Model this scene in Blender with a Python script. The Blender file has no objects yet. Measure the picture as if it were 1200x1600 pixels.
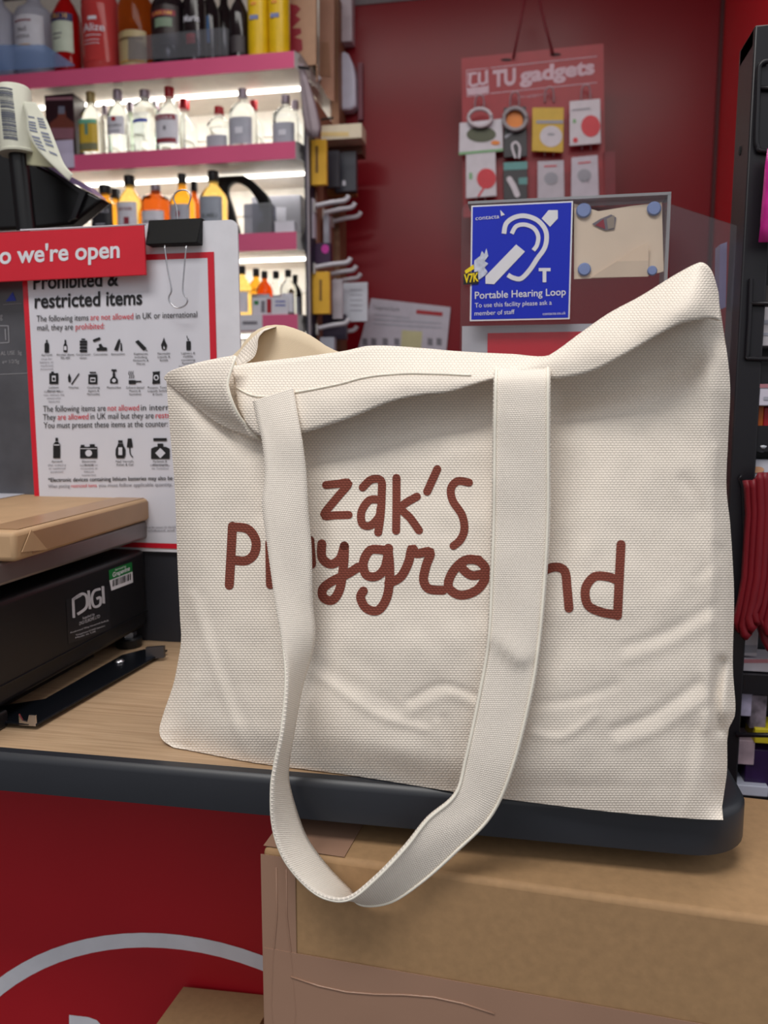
import bpy, bmesh, math, random
from mathutils import Vector, Matrix, noise
random.seed(7)
C = bpy.context.scene
COL = C.collection
R = math.radians

# ------------------------------------------------------------------ camera
F = 1230.0; YAW = R(10.2); PIT = R(7.2); ZC = 0.92; CAMZ = 1.17
CAM = Vector((0, 0, CAMZ))
FWD = Vector((-math.sin(YAW)*math.cos(PIT), math.cos(YAW)*math.cos(PIT), -math.sin(PIT)))
RGT = Vector((math.cos(YAW), math.sin(YAW), 0)); UPV = RGT.cross(FWD)
cd = bpy.data.cameras.new('camera'); cam = bpy.data.objects.new('camera', cd); COL.objects.link(cam)
cam.location = CAM; cam.rotation_euler = (math.pi/2 - PIT, 0, YAW)
cd.sensor_fit = 'VERTICAL'; cd.sensor_height = 36; cd.sensor_width = 27; cd.lens = F/1600*36
cd.clip_start = 0.02
cd.dof.use_dof = True; cd.dof.focus_distance = 0.57; cd.dof.aperture_fstop = 9.0
C.camera = cam

# ------------------------------------------------------------------ world, lights, exposure
C.view_settings.view_transform = 'Standard'; C.view_settings.look = 'None'
C.view_settings.gamma = 1.0; C.view_settings.use_curve_mapping = False
C.view_settings.exposure = 0.07
w = bpy.data.worlds.new('shop_air'); C.world = w; w.use_nodes = True
_nt = w.node_tree; _bg = _nt.nodes['Background']; _bg.inputs[0].default_value = (0.96, 0.97, 1.0, 1)
_tc = _nt.nodes.new('ShaderNodeTexCoord'); _sx = _nt.nodes.new('ShaderNodeSeparateXYZ'); _mr = _nt.nodes.new('ShaderNodeMapRange')
_nt.links.new(_tc.outputs['Generated'], _sx.inputs[0]); _nt.links.new(_sx.outputs[2], _mr.inputs[0])   # brighter towards the lit ceiling, dim near the floor
for k_, v_ in ((1, -0.15), (2, 0.6), (3, 0.16), (4, 0.95)): _mr.inputs[k_].default_value = v_
_nt.links.new(_mr.outputs[0], _bg.inputs[1])
def area(name, loc, sx, sy, power, col=(1, 0.97, 0.93), target=None):
    l = bpy.data.lights.new(name, 'AREA'); l.shape = 'RECTANGLE'; l.size = sx; l.size_y = sy
    l.energy = power; l.color = col
    o = bpy.data.objects.new(name, l); COL.objects.link(o); o.location = loc
    d = (Vector(target) - Vector(loc)) if target else Vector((0, 0, -1))
    o.rotation_euler = d.to_track_quat('-Z', 'Y').to_euler()
    return o
area('ceiling_lamp_front', (-0.45, -0.45, 2.8), 1.3, 0.6, 31)
area('ceiling_lamp_middle', (0.35, 1.0, 2.8), 0.7, 0.7, 9)
area('ceiling_lamp_back', (-0.5, 1.75, 2.8), 1.4, 0.3, 8)

# ------------------------------------------------------------------ pixel rays -> points on real planes
def ray(x, y): return FWD + RGT*((x-600)/F) - UPV*((y-800)/F)
def hit(x, y, p0, n):
    d = ray(x, y); return CAM + d*((Vector(p0)-CAM).dot(n)/d.dot(n))
def PY(Y, off=0.0):
    def f(x, y, o=0.0):
        d = ray(x, y); return CAM + d*(Y/d.y) - d.normalized()*(o+off)
    return f
def PX(X):
    def f(x, y, o=0.0):
        d = ray(x, y); return CAM + d*(X/d.x) - d.normalized()*o
    return f
def PZ(Z):
    def f(x, y, o=0.0):
        d = ray(x, y); return CAM + d*((Z-CAMZ)/d.z) - d.normalized()*o
    return f
def PN(p0, n):
    p0 = Vector(p0); n = Vector(n)
    def f(x, y, o=0.0): return hit(x, y, p0, n) - ray(x, y).normalized()*o
    return f

# ------------------------------------------------------------------ materials
def lin(c): c /= 255; return c/12.92 if c <= 0.04045 else ((c+0.055)/1.055)**2.4
def rgb(t): return tuple(lin(v) for v in t) + (1,)
def mat(name, col, rough=0.5, metal=0.0, trans=0.0, ior=1.45, emit=0.0, var=0.06, scale=30.0, bump=0.0, spec=0.5, coat=0.0, stretch=None, alpha=None):
    m = bpy.data.materials.new(name); m.use_nodes = True; nt = m.node_tree
    b = nt.nodes['Principled BSDF']; c = rgb(col)
    b.inputs['Roughness'].default_value = rough; b.inputs['Metallic'].default_value = metal
    b.inputs['IOR'].default_value = ior; b.inputs['Transmission Weight'].default_value = trans
    b.inputs['Specular IOR Level'].default_value = spec; b.inputs['Coat Weight'].default_value = coat
    if emit:
        b.inputs['Emission Color'].default_value = c; b.inputs['Emission Strength'].default_value = emit
    tc = nt.nodes.new('ShaderNodeTexCoord'); mp = nt.nodes.new('ShaderNodeMapping')
    nt.links.new(tc.outputs['Object'], mp.inputs[0])
    if stretch: mp.inputs['Scale'].default_value = stretch
    nz = nt.nodes.new('ShaderNodeTexNoise'); nz.inputs['Scale'].default_value = scale; nz.inputs['Detail'].default_value = 4
    nt.links.new(mp.outputs[0], nz.inputs['Vector'])
    cr = nt.nodes.new('ShaderNodeValToRGB')
    cr.color_ramp.elements[0].position = 0.3; cr.color_ramp.elements[1].position = 0.7
    cr.color_ramp.elements[0].color = tuple(v*(1-var) for v in c[:3]) + (1,)
    cr.color_ramp.elements[1].color = tuple(min(1, v*(1+var)) for v in c[:3]) + (1,)
    nt.links.new(nz.outputs['Fac'], cr.inputs[0]); nt.links.new(cr.outputs[0], b.inputs['Base Color'])
    if bump:
        bp = nt.nodes.new('ShaderNodeBump'); bp.inputs['Strength'].default_value = bump; bp.inputs['Distance'].default_value = 0.001
        nt.links.new(nz.outputs['Fac'], bp.inputs['Height']); nt.links.new(bp.outputs[0], b.inputs['Normal'])
    if alpha is not None: b.inputs['Alpha'].default_value = alpha
    return m
def clear(name, tint=(235, 238, 240), amount=0.12, rough=0.06, col=(200, 203, 208)):
    m = bpy.data.materials.new(name); m.use_nodes = True; nt = m.node_tree; nt.nodes.clear()
    o = nt.nodes.new('ShaderNodeOutputMaterial'); mx = nt.nodes.new('ShaderNodeMixShader')
    t = nt.nodes.new('ShaderNodeBsdfTransparent'); t.inputs[0].default_value = rgb(tint)
    p = nt.nodes.new('ShaderNodeBsdfPrincipled'); p.inputs['Base Color'].default_value = rgb(col); p.inputs['Roughness'].default_value = rough
    mx.inputs[0].default_value = amount
    nt.links.new(t.outputs[0], mx.inputs[1]); nt.links.new(p.outputs[0], mx.inputs[2]); nt.links.new(mx.outputs[0], o.inputs[0])
    return m
def fabric(name, col, pu=0.0023, pv=0.00155, depth=0.32, bump=0.6):
    m = bpy.data.materials.new(name); m.use_nodes = True; nt = m.node_tree; L = nt.links
    b = nt.nodes['Principled BSDF']; b.inputs['Roughness'].default_value = 0.9; b.inputs['Specular IOR Level'].default_value = 0.15
    uv = nt.nodes.new('ShaderNodeUVMap'); sp = nt.nodes.new('ShaderNodeSeparateXYZ'); L.new(uv.outputs[0], sp.inputs[0])
    def M(op, a, bb=None):
        n = nt.nodes.new('ShaderNodeMath'); n.operation = op
        for i, v in enumerate((a, bb)):
            if v is None: continue
            if isinstance(v, (int, float)): n.inputs[i].default_value = v
            else: L.new(v, n.inputs[i])
        return n.outputs[0]
    u = M('DIVIDE', sp.outputs[0], pu); v = M('DIVIDE', sp.outputs[1], pv)
    row = M('FLOOR', v); u2 = M('ADD', u, M('MULTIPLY', row, 0.5))
    hu = M('SINE', M('MULTIPLY', M('FRACT', u2), math.pi)); hv = M('SINE', M('MULTIPLY', M('FRACT', v), math.pi))
    h = M('POWER', M('MULTIPLY', hu, hv), 0.7)
    nz = nt.nodes.new('ShaderNodeTexNoise'); nz.inputs['Scale'].default_value = 900; L.new(uv.outputs[0], nz.inputs['Vector'])
    hh = M('ADD', h, M('MULTIPLY', nz.outputs['Fac'], 0.25))
    cr = nt.nodes.new('ShaderNodeValToRGB'); c = rgb(col)
    cr.color_ramp.elements[0].color = tuple(v_*(1-depth) for v_ in c[:3]) + (1,); cr.color_ramp.elements[1].color = c
    cr.color_ramp.elements[0].position = 0.05; cr.color_ramp.elements[1].position = 0.75
    L.new(hh, cr.inputs[0]); L.new(cr.outputs[0], b.inputs['Base Color'])
    bp = nt.nodes.new('ShaderNodeBump'); bp.inputs['Strength'].default_value = bump; bp.inputs['Distance'].default_value = 0.0006
    L.new(hh, bp.inputs['Height']); L.new(bp.outputs[0], b.inputs['Normal'])
    return m
def woodmat(name, col):
    m = bpy.data.materials.new(name); m.use_nodes = True; nt = m.node_tree; L = nt.links
    b = nt.nodes['Principled BSDF']; b.inputs['Roughness'].default_value = 0.45
    tc = nt.nodes.new('ShaderNodeTexCoord'); mp = nt.nodes.new('ShaderNodeMapping'); mp.inputs['Scale'].default_value = (6, 160, 20)
    L.new(tc.outputs['Object'], mp.inputs[0])
    nz = nt.nodes.new('ShaderNodeTexNoise'); nz.inputs['Scale'].default_value = 2.2; nz.inputs['Detail'].default_value = 6; nz.inputs['Distortion'].default_value = 0.6
    L.new(mp.outputs[0], nz.inputs['Vector'])
    cr = nt.nodes.new('ShaderNodeValToRGB'); c = rgb(col)
    cr.color_ramp.elements[0].position = 0.32; cr.color_ramp.elements[1].position = 0.68
    cr.color_ramp.elements[0].color = (c[0]*0.72, c[1]*0.68, c[2]*0.63, 1); cr.color_ramp.elements[1].color = c
    L.new(nz.outputs['Fac'], cr.inputs[0]); L.new(cr.outputs[0], b.inputs['Base Color'])
    return m
WHITE = mat('white_plastic', (222, 222, 230), 0.45)
PAPER = mat('paper', (212, 212, 222), 0.35, var=0.02)
BLACK = mat('black_plastic', (20, 20, 23), 0.4)
INK = mat('black_ink', (22, 22, 26), 0.5)
GREYINK = mat('grey_ink', (120, 118, 128), 0.5)
REDINK = mat('red_ink', (205, 28, 48), 0.4)
SIGNRED = mat('sign_red', (206, 28, 48), 0.3, var=0.03)
STEEL = mat('steel', (200, 200, 205), 0.25, 1.0)
GREYMETAL = mat('grey_painted_metal', (185, 182, 182), 0.4)
WALLRED = mat('red_wall_paint', (126, 8, 24), 0.3, spec=0.35, var=0.05, scale=4)
SIDERED = mat('bright_red_wall_paint', (196, 22, 34), 0.4, var=0.05, scale=4)
KRAFT = mat('kraft_cardboard', (164, 130, 93), 0.75, var=0.07, scale=160, bump=0.15)
KRAFT2 = mat('parcel_paper', (186, 152, 116), 0.6, var=0.05, scale=40, bump=0.2)
TAPE = mat('brown_packing_tape', (160, 126, 106), 0.16, var=0.04, scale=14)
PTAPE = mat('paper_parcel_tape', (166, 130, 96), 0.35, var=0.04, scale=30)
LAM = woodmat('oak_laminate', (196, 166, 134))
EDGE = mat('black_edging', (40, 42, 48), 0.38, var=0.04)
PANEL = mat('counter_red_panel', (176, 18, 32), 0.5, var=0.05, scale=5)
BAGM = fabric('canvas', (250, 239, 226))
BAGIN = fabric('canvas_inside_shaded', (238, 218, 188), 0.0013, 0.0009, 0.15, 0.25)  # same cream cloth; the inside's warm shade is put into its colour
STRAPM = fabric('strap_canvas', (250, 240, 228), 0.0017, 0.0013, 0.26, 0.55)
THREAD = mat('cotton_thread', (244, 238, 224), 0.8)
PRINT = fabric('brown_print', (134, 74, 62))
ACRYL = clear('clear_acrylic', (248, 249, 250), 0.03, 0.12)
ACRYL2 = clear('smoky_acrylic', (232, 230, 236), 0.07, 0.12)
ACRYLEDGE = clear('acrylic_edge', (205, 206, 210), 0.45, 0.1)
BLUEFILM = clear('blue_tinted_film', (222, 232, 248), 0.35, 0.1, (150, 180, 225))
BLUE = mat('sign_blue', (16, 40, 186), 0.3, var=0.02)
YEL = mat('yellow_card', (228, 176, 52), 0.5)
GREEN = mat('label_green', (30, 120, 60), 0.4)
SHELFM = mat('shelf_metal', (214, 206, 196), 0.4)
STRIP = mat('shelf_strip_red_glare', (214, 92, 134), 0.25, var=0.08, scale=3)  # red strip paled to pink, lamp glare mixed into the base colour
LED = mat('led_tube', (255, 250, 240), 0.3, emit=6.0)
RACKM = mat('rack_black', (26, 24, 30), 0.35)

# ------------------------------------------------------------------ mesh builder
class MB:
    def __init__(s): s.v = []; s.f = []; s.mi = []; s.uv = None
    def add(s, vs, fs, mi=0):
        o = len(s.v); s.v += [tuple(v) for v in vs]
        for f in fs: s.f.append(tuple(i+o for i in f)); s.mi.append(mi)
    def box(s, a, b, mi=0):
        (x0, y0, z0), (x1, y1, z1) = a, b
        vs = [(x, y, z) for z in (z0, z1) for y in (y0, y1) for x in (x0, x1)]
        s.add(vs, [(0, 2, 3, 1), (4, 5, 7, 6), (0, 1, 5, 4), (2, 6, 7, 3), (0, 4, 6, 2), (1, 3, 7, 5)], mi)
    def slab(s, pts, d, mi=0):                      # polygon extruded by vector d
        n = len(pts); d = Vector(d); vs = [Vector(p) for p in pts] + [Vector(p)+d for p in pts]
        s.add(vs, [tuple(range(n)), tuple(range(2*n-1, n-1, -1))] + [(i, i+n, (i+1) % n + n, (i+1) % n) for i in range(n)], mi)
    def poly(s, P, px, mi=0, off=0.0006):
        s.add([P(x, y, off) for x, y in px], [tuple(range(len(px)))], mi)
    def disc(s, P, cx, cy, rx, ry=None, mi=0, off=0.0006, n=28):
        ry = ry or rx
        s.poly(P, [(cx+rx*math.cos(2*math.pi*i/n), cy+ry*math.sin(2*math.pi*i/n)) for i in range(n)], mi, off)
    def stroke(s, P, px, wd, mi=0, off=0.0006, smooth=True, caps=True, sub=5):
        pts = catmull(px, sub) if smooth and len(px) > 2 else resample(px, 3)
        vs = []; n = len(pts); hw = wd/2
        for i, (x, y) in enumerate(pts):
            x0, y0 = pts[max(0, i-1)]; x1, y1 = pts[min(n-1, i+1)]
            dx, dy = x1-x0, y1-y0; l = math.hypot(dx, dy) or 1; nx, ny = -dy/l*hw, dx/l*hw
            vs += [P(x+nx, y+ny, off), P(x, y, off), P(x-nx, y-ny, off)]
        s.add(vs, [(3*i+k, 3*i+k+1, 3*i+4+k, 3*i+3+k) for i in range(n-1) for k in (0, 1)], mi)
        if caps:
            for x, y in (pts[0], pts[-1]): s.disc(P, x, y, hw, hw, mi, off*1.02+0.00002, 12)
    def lathe(s, c, prof, n=20, mi=0, sq=0.0, ax='z'):
        vs = []; c = Vector(c)
        for r, h in prof:
            for i in range(n):
                a = 2*math.pi*(i+0.5)/n; ca, sa = math.cos(a), math.sin(a)
                k = 1.0
                if sq: k = 1/((abs(ca)**(2+sq) + abs(sa)**(2+sq))**(1/(2+sq)))
                x, y = r*ca*k, r*sa*k
                vs.append(c + (Vector((x, y, h)) if ax == 'z' else Vector((h, x, y)) if ax == 'x' else Vector((x, h, y))))
        fs = [(j*n+i, j*n+(i+1) % n, (j+1)*n+(i+1) % n, (j+1)*n+i) for j in range(len(prof)-1) for i in range(n)]
        fs += [tuple(range(n-1, -1, -1)), tuple((len(prof)-1)*n+i for i in range(n))]
        s.add(vs, fs, mi)
    def tube(s, pts, r, n=8, mi=0):
        pts = [Vector(p) for p in pts]; vs = []; ref = Vector((0.31, 0.2, 0.93))
        for i, p in enumerate(pts):
            t = (pts[min(i+1, len(pts)-1)] - pts[max(i-1, 0)]).normalized()
            a = t.cross(ref); a = a.normalized() if a.length > 1e-4 else t.orthogonal().normalized(); b = t.cross(a)
            vs += [p + (a*math.cos(2*math.pi*k/n) + b*math.sin(2*math.pi*k/n))*r for k in range(n)]
        fs = [(j*n+i, j*n+(i+1) % n, (j+1)*n+(i+1) % n, (j+1)*n+i) for j in range(len(pts)-1) for i in range(n)]
        fs += [tuple(range(n-1, -1, -1)), tuple((len(pts)-1)*n+i for i in range(n))]
        s.add(vs, fs, mi)
    def grid(s, rows, mi=0, uvs=None):
        nr, nc = len(rows), len(rows[0])
        s.add([p for r in rows for p in r], [(j*nc+i, j*nc+i+1, (j+1)*nc+i+1, (j+1)*nc+i) for j in range(nr-1) for i in range(nc-1)], mi)
        if uvs: s.uv = (s.uv or []) + [q for r in uvs for q in r]
    def text(s, P, st, x0, y0, x1, y1, h, mi=0, off=0.0006, bold=0.0, spread=None):
        vs, fs = glyphs(st, bold); W = x1-x0
        def q(u, v):
            x, y = x0+W*u, y0+(y1-y0)*u - v*h
            return P(x, y, off)
        s.add([q(u, v) for u, v in vs], fs, mi)
    def build(s, name, m, parent=None, smooth=False, bevel=0.0, solid=0.0, sub=0, label=None, autosm=False):
        me = bpy.data.meshes.new(name)
        org = parent_loc(parent) if parent else Vector((0, 0, 0))
        me.from_pydata([tuple(Vector(v)-org) for v in s.v], [], s.f)
        for q in (m if isinstance(m, (list, tuple)) else [m]): me.materials.append(q)
        me.polygons.foreach_set('material_index', s.mi)
        if s.uv:
            l = me.uv_layers.new(name='UVMap')
            for lp in me.loops: l.data[lp.index].uv = s.uv[lp.vertex_index]
        me.validate(); bm = bmesh.new(); bm.from_mesh(me)
        if not s.uv: bmesh.ops.recalc_face_normals(bm, faces=bm.faces)
        bm.to_mesh(me); bm.free()
        if smooth: me.polygons.foreach_set('use_smooth', [True]*len(me.polygons))
        o = bpy.data.objects.new(name, me); COL.objects.link(o)
        if parent: o.parent = parent
        if label: o['label'] = label
        if autosm:
            me.polygons.foreach_set('use_smooth', [True]*len(me.polygons))
            me.set_sharp_from_angle(angle=R(35))
        if solid:
            d = o.modifiers.new('thick', 'SOLIDIFY'); d.thickness = solid; d.offset = -1
        if sub:
            d = o.modifiers.new('sub', 'SUBSURF'); d.levels = sub; d.render_levels = sub
        if bevel:
            d = o.modifiers.new('bev', 'BEVEL'); d.width = bevel; d.segments = 3; d.limit_method = 'ANGLE'; d.angle_limit = R(40)
            me.polygons.foreach_set('use_smooth', [True]*len(me.polygons)); me.set_sharp_from_angle(angle=R(60))
        return o
def parent_loc(p):
    v = Vector(p.location)
    while p.parent: p = p.parent; v += Vector(p.location)
    return v
def catmull(p, sub=6):
    out = []
    n = len(p)
    for i in range(n-1):
        a, b, c, d = p[max(i-1, 0)], p[i], p[i+1], p[min(i+2, n-1)]
        for k in range(sub):
            t = k/sub
            out.append(tuple(0.5*(2*b[j] + (c[j]-a[j])*t + (2*a[j]-5*b[j]+4*c[j]-d[j])*t*t + (3*b[j]-a[j]-3*c[j]+d[j])*t**3) for j in range(len(b))))
    out.append(tuple(p[-1])); return out
def resample(p, k):
    o = []
    for a, b in zip(p[:-1], p[1:]):
        o += [tuple(a[j]+(b[j]-a[j])*t/k for j in range(len(a))) for t in range(k)]
    return o + [tuple(p[-1])]
_G = {}
def glyphs(st, bold):
    key = (st, bold)
    if key in _G: return _G[key]
    c = bpy.data.curves.new('t', 'FONT'); c.body = st; c.size = 1; c.fill_mode = 'FRONT'; c.offset = bold; c.resolution_u = 4
    o = bpy.data.objects.new('t', c); COL.objects.link(o)
    dg = bpy.context.evaluated_depsgraph_get(); me = bpy.data.meshes.new_from_object(o.evaluated_get(dg))
    vs = [(v.co.x, v.co.y) for v in me.vertices]; fs = [tuple(p.vertices) for p in me.polygons]
    bpy.data.objects.remove(o); bpy.data.curves.remove(c); bpy.data.meshes.remove(me)
    x0 = min(v[0] for v in vs); x1 = max(v[0] for v in vs); CH = 0.69
    _G[key] = ([((v[0]-x0)/(x1-x0), v[1]/CH) for v in vs], fs); return _G[key]
def tag(o, label, cat, group=None):
    o['label'] = label; o['category'] = cat
    if group: o['group'] = group
    return o
def thing(name, label, cat, loc=(0, 0, 0), group=None):
    o = bpy.data.objects.new(name, None); COL.objects.link(o); o.location = loc; o.empty_display_size = 0.05
    return tag(o, label, cat, group)
def struct(name, mb, m, **k):
    o = mb.build(name, m, **k); o['kind'] = 'structure'; return o
def arc(cx, cy, rx, ry, a0, a1, n=16):
    return [(cx+rx*math.cos(R(a0+(a1-a0)*i/n)), cy+ry*math.sin(R(a0+(a1-a0)*i/n))) for i in range(n+1)]

# ================================================================== the setting
YW = 2.80; YS = 2.40                                # back wall, front of the bottle shelves
XR = PY(YW)(1127, 100).x
CARP = mat('dark_floor', (90, 86, 84), 0.6, var=0.1)
CEIL = mat('ceiling_white', (226, 224, 220), 0.8)
GREYW = mat('grey_wall', (120, 112, 116), 0.6)
m_ = MB(); m_.box((-2.6, -1.2, -0.05), (1.6, YW+0.1, 0)); struct('floor', m_, CARP)
m_ = MB(); m_.box((-2.6, -1.2, 2.95), (1.6, YW+0.1, 3.0)); struct('ceiling', m_, CEIL)
ztop = PY(YW)(600, 5).z
m_ = MB(); m_.box((-2.6, YW, 0), (XR, YW+0.08, ztop)); struct('wall_back', m_, WALLRED)
m_ = MB(); m_.box((-2.6, YW-0.004, ztop), (XR, YW+0.08, 2.95)); struct('trim_1', m_, GREYW)
yy = 1.9
m_ = MB(); m_.box((XR, yy, 0), (XR+0.08, YW+0.08, 2.95)); struct('wall_right', m_, SIDERED)
m_ = MB(); m_.box((-2.68, -1.2, 0), (-2.6, YW+0.1, 2.95)); struct('wall_left', m_, GREYW)
m_ = MB(); m_.box((XR-0.012, YW-0.014, 0), (XR-0.001, YW-0.001, 2.9)); struct('trim_2', m_, mat('dark_red_seam', (70, 10, 18), 0.5))
m_ = MB(); m_.box((XR+0.08, yy, 0), (1.6, yy+0.08, 2.95)); struct('wall_right_return', m_, SIDERED)

# ================================================================== service counter
PC = PZ(ZC)
YF = PC(400, 1213).y; XE = PC(1152, 1215).x; YB = PC(270, 1003).y
counter = thing('service_counter', 'shop counter with oak laminate top, black rounded edge and red front panel', 'counter', (-0.3, YB-0.02, 0))
def plan(x1, y0, r, y1, x0):
    return [(x0, y0)] + [(x1-r+r*math.sin(R(a)), y0+r-r*math.cos(R(a))) for a in range(0, 91, 9)] + [(x1, y1), (x0, y1)]
X0 = -1.2
mb = MB(); p2 = plan(XE-0.016, YF+0.011, 0.028, YB, X0); mb.slab([(x, y, ZC-0.024) for x, y in p2], (0, 0, 0.024)); mb.build('worktop', LAM, counter)
mb = MB(); po = plan(XE, YF, 0.042, YB, X0)
n = len(po)
prof = [(0.0, -0.028), (0.0, -0.005), (0.12, -0.0015), (0.35, 0.0004), (1.0, 0.0004), (1.0, -0.028)]
rows = []
for (a, z) in prof:
    rows.append([(po[i][0]+(p2[i][0]-po[i][0])*a, po[i][1]+(p2[i][1]-po[i][1])*a, ZC+z) for i in range(n-1)])
mb.grid(rows + [rows[0]]); mb.build('edge_trim', EDGE, counter, autosm=True)
mb = MB(); mb.slab([(x, y, ZC-0.0275) for x, y in p2], (0, 0, 0.003)); mb.build('underside', BLACK, counter)
YP = YF + 0.17
mb = MB(); mb.box((X0, YP, 0.0), (XE-0.02, YP+0.018, ZC-0.028)); fp = mb.build('front_panel', PANEL, counter)
PP = PY(YP)
# white ring and lettering on the red panel: circle through three points of the arc
def circ(a, b, c):
    ax, ay, bx, by, cx, cy = a.x, a.z, b.x, b.z, c.x, c.z
    d = 2*(ax*(by-cy)+bx*(cy-ay)+cx*(ay-by))
    ux = ((ax*ax+ay*ay)*(by-cy)+(bx*bx+by*by)*(cy-ay)+(cx*cx+cy*cy)*(ay-by))/d
    uy = ((ax*ax+ay*ay)*(cx-bx)+(bx*bx+by*by)*(ax-cx)+(cx*cx+cy*cy)*(bx-ax))/d
    return ux, uy, math.hypot(ax-ux, ay-uy)
cx, cz, ro = circ(PP(0, 1527), PP(215, 1457), PP(404, 1490))
ri = ro - (PP(215, 1457).z - PP(212, 1479).z)
mb = MB(); nn = 96; vs = []
for i in range(nn):
    a = 2*math.pi*i/nn; vs += [(cx+ro*math.cos(a), YP-0.0006, cz+ro*math.sin(a)), (cx+ri*math.cos(a), YP-0.0006, cz+ri*math.sin(a))]
mb.add(vs, [(2*i, 2*i+1, (2*i+3) % (2*nn), (2*i+2) % (2*nn)) for i in range(nn)]); mb.build('ring_emblem', WHITE, fp)
mb = MB(); mb.text(PP, 'Post', 108, 1716, 330, 1742, 128, bold=0.02); mb.build('lettering', WHITE, fp)
mb = MB(); mb.box((X0, YB+0.0005, ZC-0.02), (XE-0.02, YB+0.0125, ZC+0.10)); tag(mb.build('back_board', mat('dark_grey_board', (46, 47, 54), 0.5)), 'low dark grey board along the back edge of the counter', 'board')

# ================================================================== tote bag
bl = PC(271, 1168); br = PC(1130, 1281)
bd = (br-bl).normalized(); bn = Vector((bd.y, -bd.x, 0.055)).normalized()
back_dir = Vector((-bd.y, bd.x, 0)).normalized()
PB0 = PN(bl, bn)
bag = thing('tote_bag', 'cream canvas tote bag with brown hand-drawn lettering standing on the counter', 'bag', (bl+br)/2 + back_dir*0.04)
Lc = [(271, 1168), (254, 1156), (249, 1140), (256, 1113), (270, 1072), (277, 1040), (283, 1000), (281, 960), (277, 870), (273, 760), (268, 700), (263, 640), (260, 592)]
Rc = [(1130, 1281), (1128, 1262), (1136, 1205), (1137, 1145), (1149, 1112), (1145, 1040), (1147, 950), (1146, 900), (1141, 820), (1135, 760), (1138, 680), (1141, 610), (1137, 560), (1128, 500), (1122, 460)]
Bc = [(271, 1168), (300, 1173), (400, 1192), (546, 1211), (708, 1237), (785, 1248), (950, 1268), (1080, 1279), (1130, 1281)]
Tc = [(260, 592), (300, 582), (368, 570), (450, 560), (533, 553), (581, 546), (720, 555), (858, 562), (900, 530), (950, 495), (1000, 468), (1050, 438), (1095, 418), (1110, 428), (1122, 460)]
def arclen(p):
    p = catmull(p, 6); d = [0]
    for a, b in zip(p[:-1], p[1:]): d.append(d[-1]+math.hypot(b[0]-a[0], b[1]-a[1]))
    return p, [v/d[-1] for v in d]
def at(pl, t):
    p, d = pl
    for i in range(len(d)-1):
        if d[i+1] >= t:
            k = (t-d[i])/((d[i+1]-d[i]) or 1); return (p[i][0]+(p[i+1][0]-p[i][0])*k, p[i][1]+(p[i+1][1]-p[i][1])*k)
    return p[-1]
LA, RA, BA, TA = map(arclen, (Lc, Rc, Bc, Tc))
def coons(s, t, B, T, L, Rr):
    b, tt, l, r = at(B, s), at(T, s), at(L, t), at(Rr, t)
    c00, c10, c01, c11 = at(B, 0), at(B, 1), at(T, 0), at(T, 1)
    return tuple((1-t)*b[k]+t*tt[k]+(1-s)*l[k]+s*r[k]-((1-s)*(1-t)*c00[k]+s*(1-t)*c10[k]+(1-s)*t*c01[k]+s*t*c11[k]) for k in (0, 1))
def interp(y, c, k=1):
    c = sorted((q[1], q[0]) for q in c)
    if y <= c[0][0]: return c[0][1]
    for a, b in zip(c[:-1], c[1:]):
        if b[0] >= y: return a[1]+(b[1]-a[1])*(y-a[0])/((b[0]-a[0]) or 1)
    return c[-1][1]
CREASE = [  # polyline (px), half width, height in m
    ([(478, 1045), (520, 1072), (590, 1118), (665, 1140)], 7, 0.0018), ([(500, 1038), (560, 1072), (620, 1106)], 12, -0.0016),
    ([(480, 1100), (560, 1150), (640, 1180)], 30, 0.0022),
    ([(640, 1094), (690, 1070), (748, 1088)], 6, -0.0018), ([(645, 1112), (700, 1086), (750, 1106)], 8, 0.0014),
    ([(682, 1130), (706, 1225)], 5, 0.0018), ([(695, 1120), (722, 1220)], 5, -0.0014),
    ([(832, 1146), (880, 1152), (930, 1118)], 7, 0.0016), ([(832, 1100), (900, 1092), (960, 1070)], 9, -0.0014),
    ([(300, 930), (334, 1040), (384, 1180)], 6, 0.0022), ([(318, 930), (350, 1040), (396, 1160)], 8, -0.0016),
    ([(305, 1060), (290, 1168)], 6, 0.0018), ([(326, 1090), (312, 1172)], 6, -0.0012),
    ([(960, 1140), (1020, 1116), (1090, 1068)], 9, -0.0026), ([(970, 1162), (1030, 1140), (1104, 1090)], 9, 0.0018),
    ([(980, 1008), (1040, 988), (1110, 948)], 9, -0.0018), ([(980, 1030), (1040, 1010), (1110, 972)], 9, 0.0012),
    ([(1068, 750), (1086, 775), (1094, 800)], 10, -0.0018), ([(1092, 900), (1112, 880), (1118, 856)], 10, -0.0016),
    ([(1118, 700), (1112, 860), (1106, 1020), (1103, 1140)], 6, 0.0024), ([(1128, 860), (1124, 980), (1118, 1080)], 7, -0.0020),
    ([(1128, 1035), (1120, 1090), (1124, 1140)], 8, -0.016),
    ([(1104, 1120), (1092, 1200), (1074, 1275)], 10, 0.0022), ([(1082, 1140), (1060, 1270)], 10, -0.0016),
    ([(880, 622), (960, 602), (1060, 572), (1112, 532)], 30, -0.013),
    ([(480, 700), (600, 668), (720, 634)], 36, -0.005),
    ([(500, 770), (490, 900), (478, 1000)], 16, -0.0014), ([(330, 650), (395, 720), (415, 800)], 16, -0.0016),
    ([(270, 600), (330, 650), (400, 695)], 16, -0.004), ([(285, 800), (290, 900), (300, 960)], 9, 0.0014),
    ([(560, 1000), (640, 1020), (740, 990)], 30, 0.0015), ([(880, 960), (960, 930), (1040, 940)], 34, 0.0018), ([(600, 760), (680, 740), (760, 760)], 40, -0.002),
]
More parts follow.
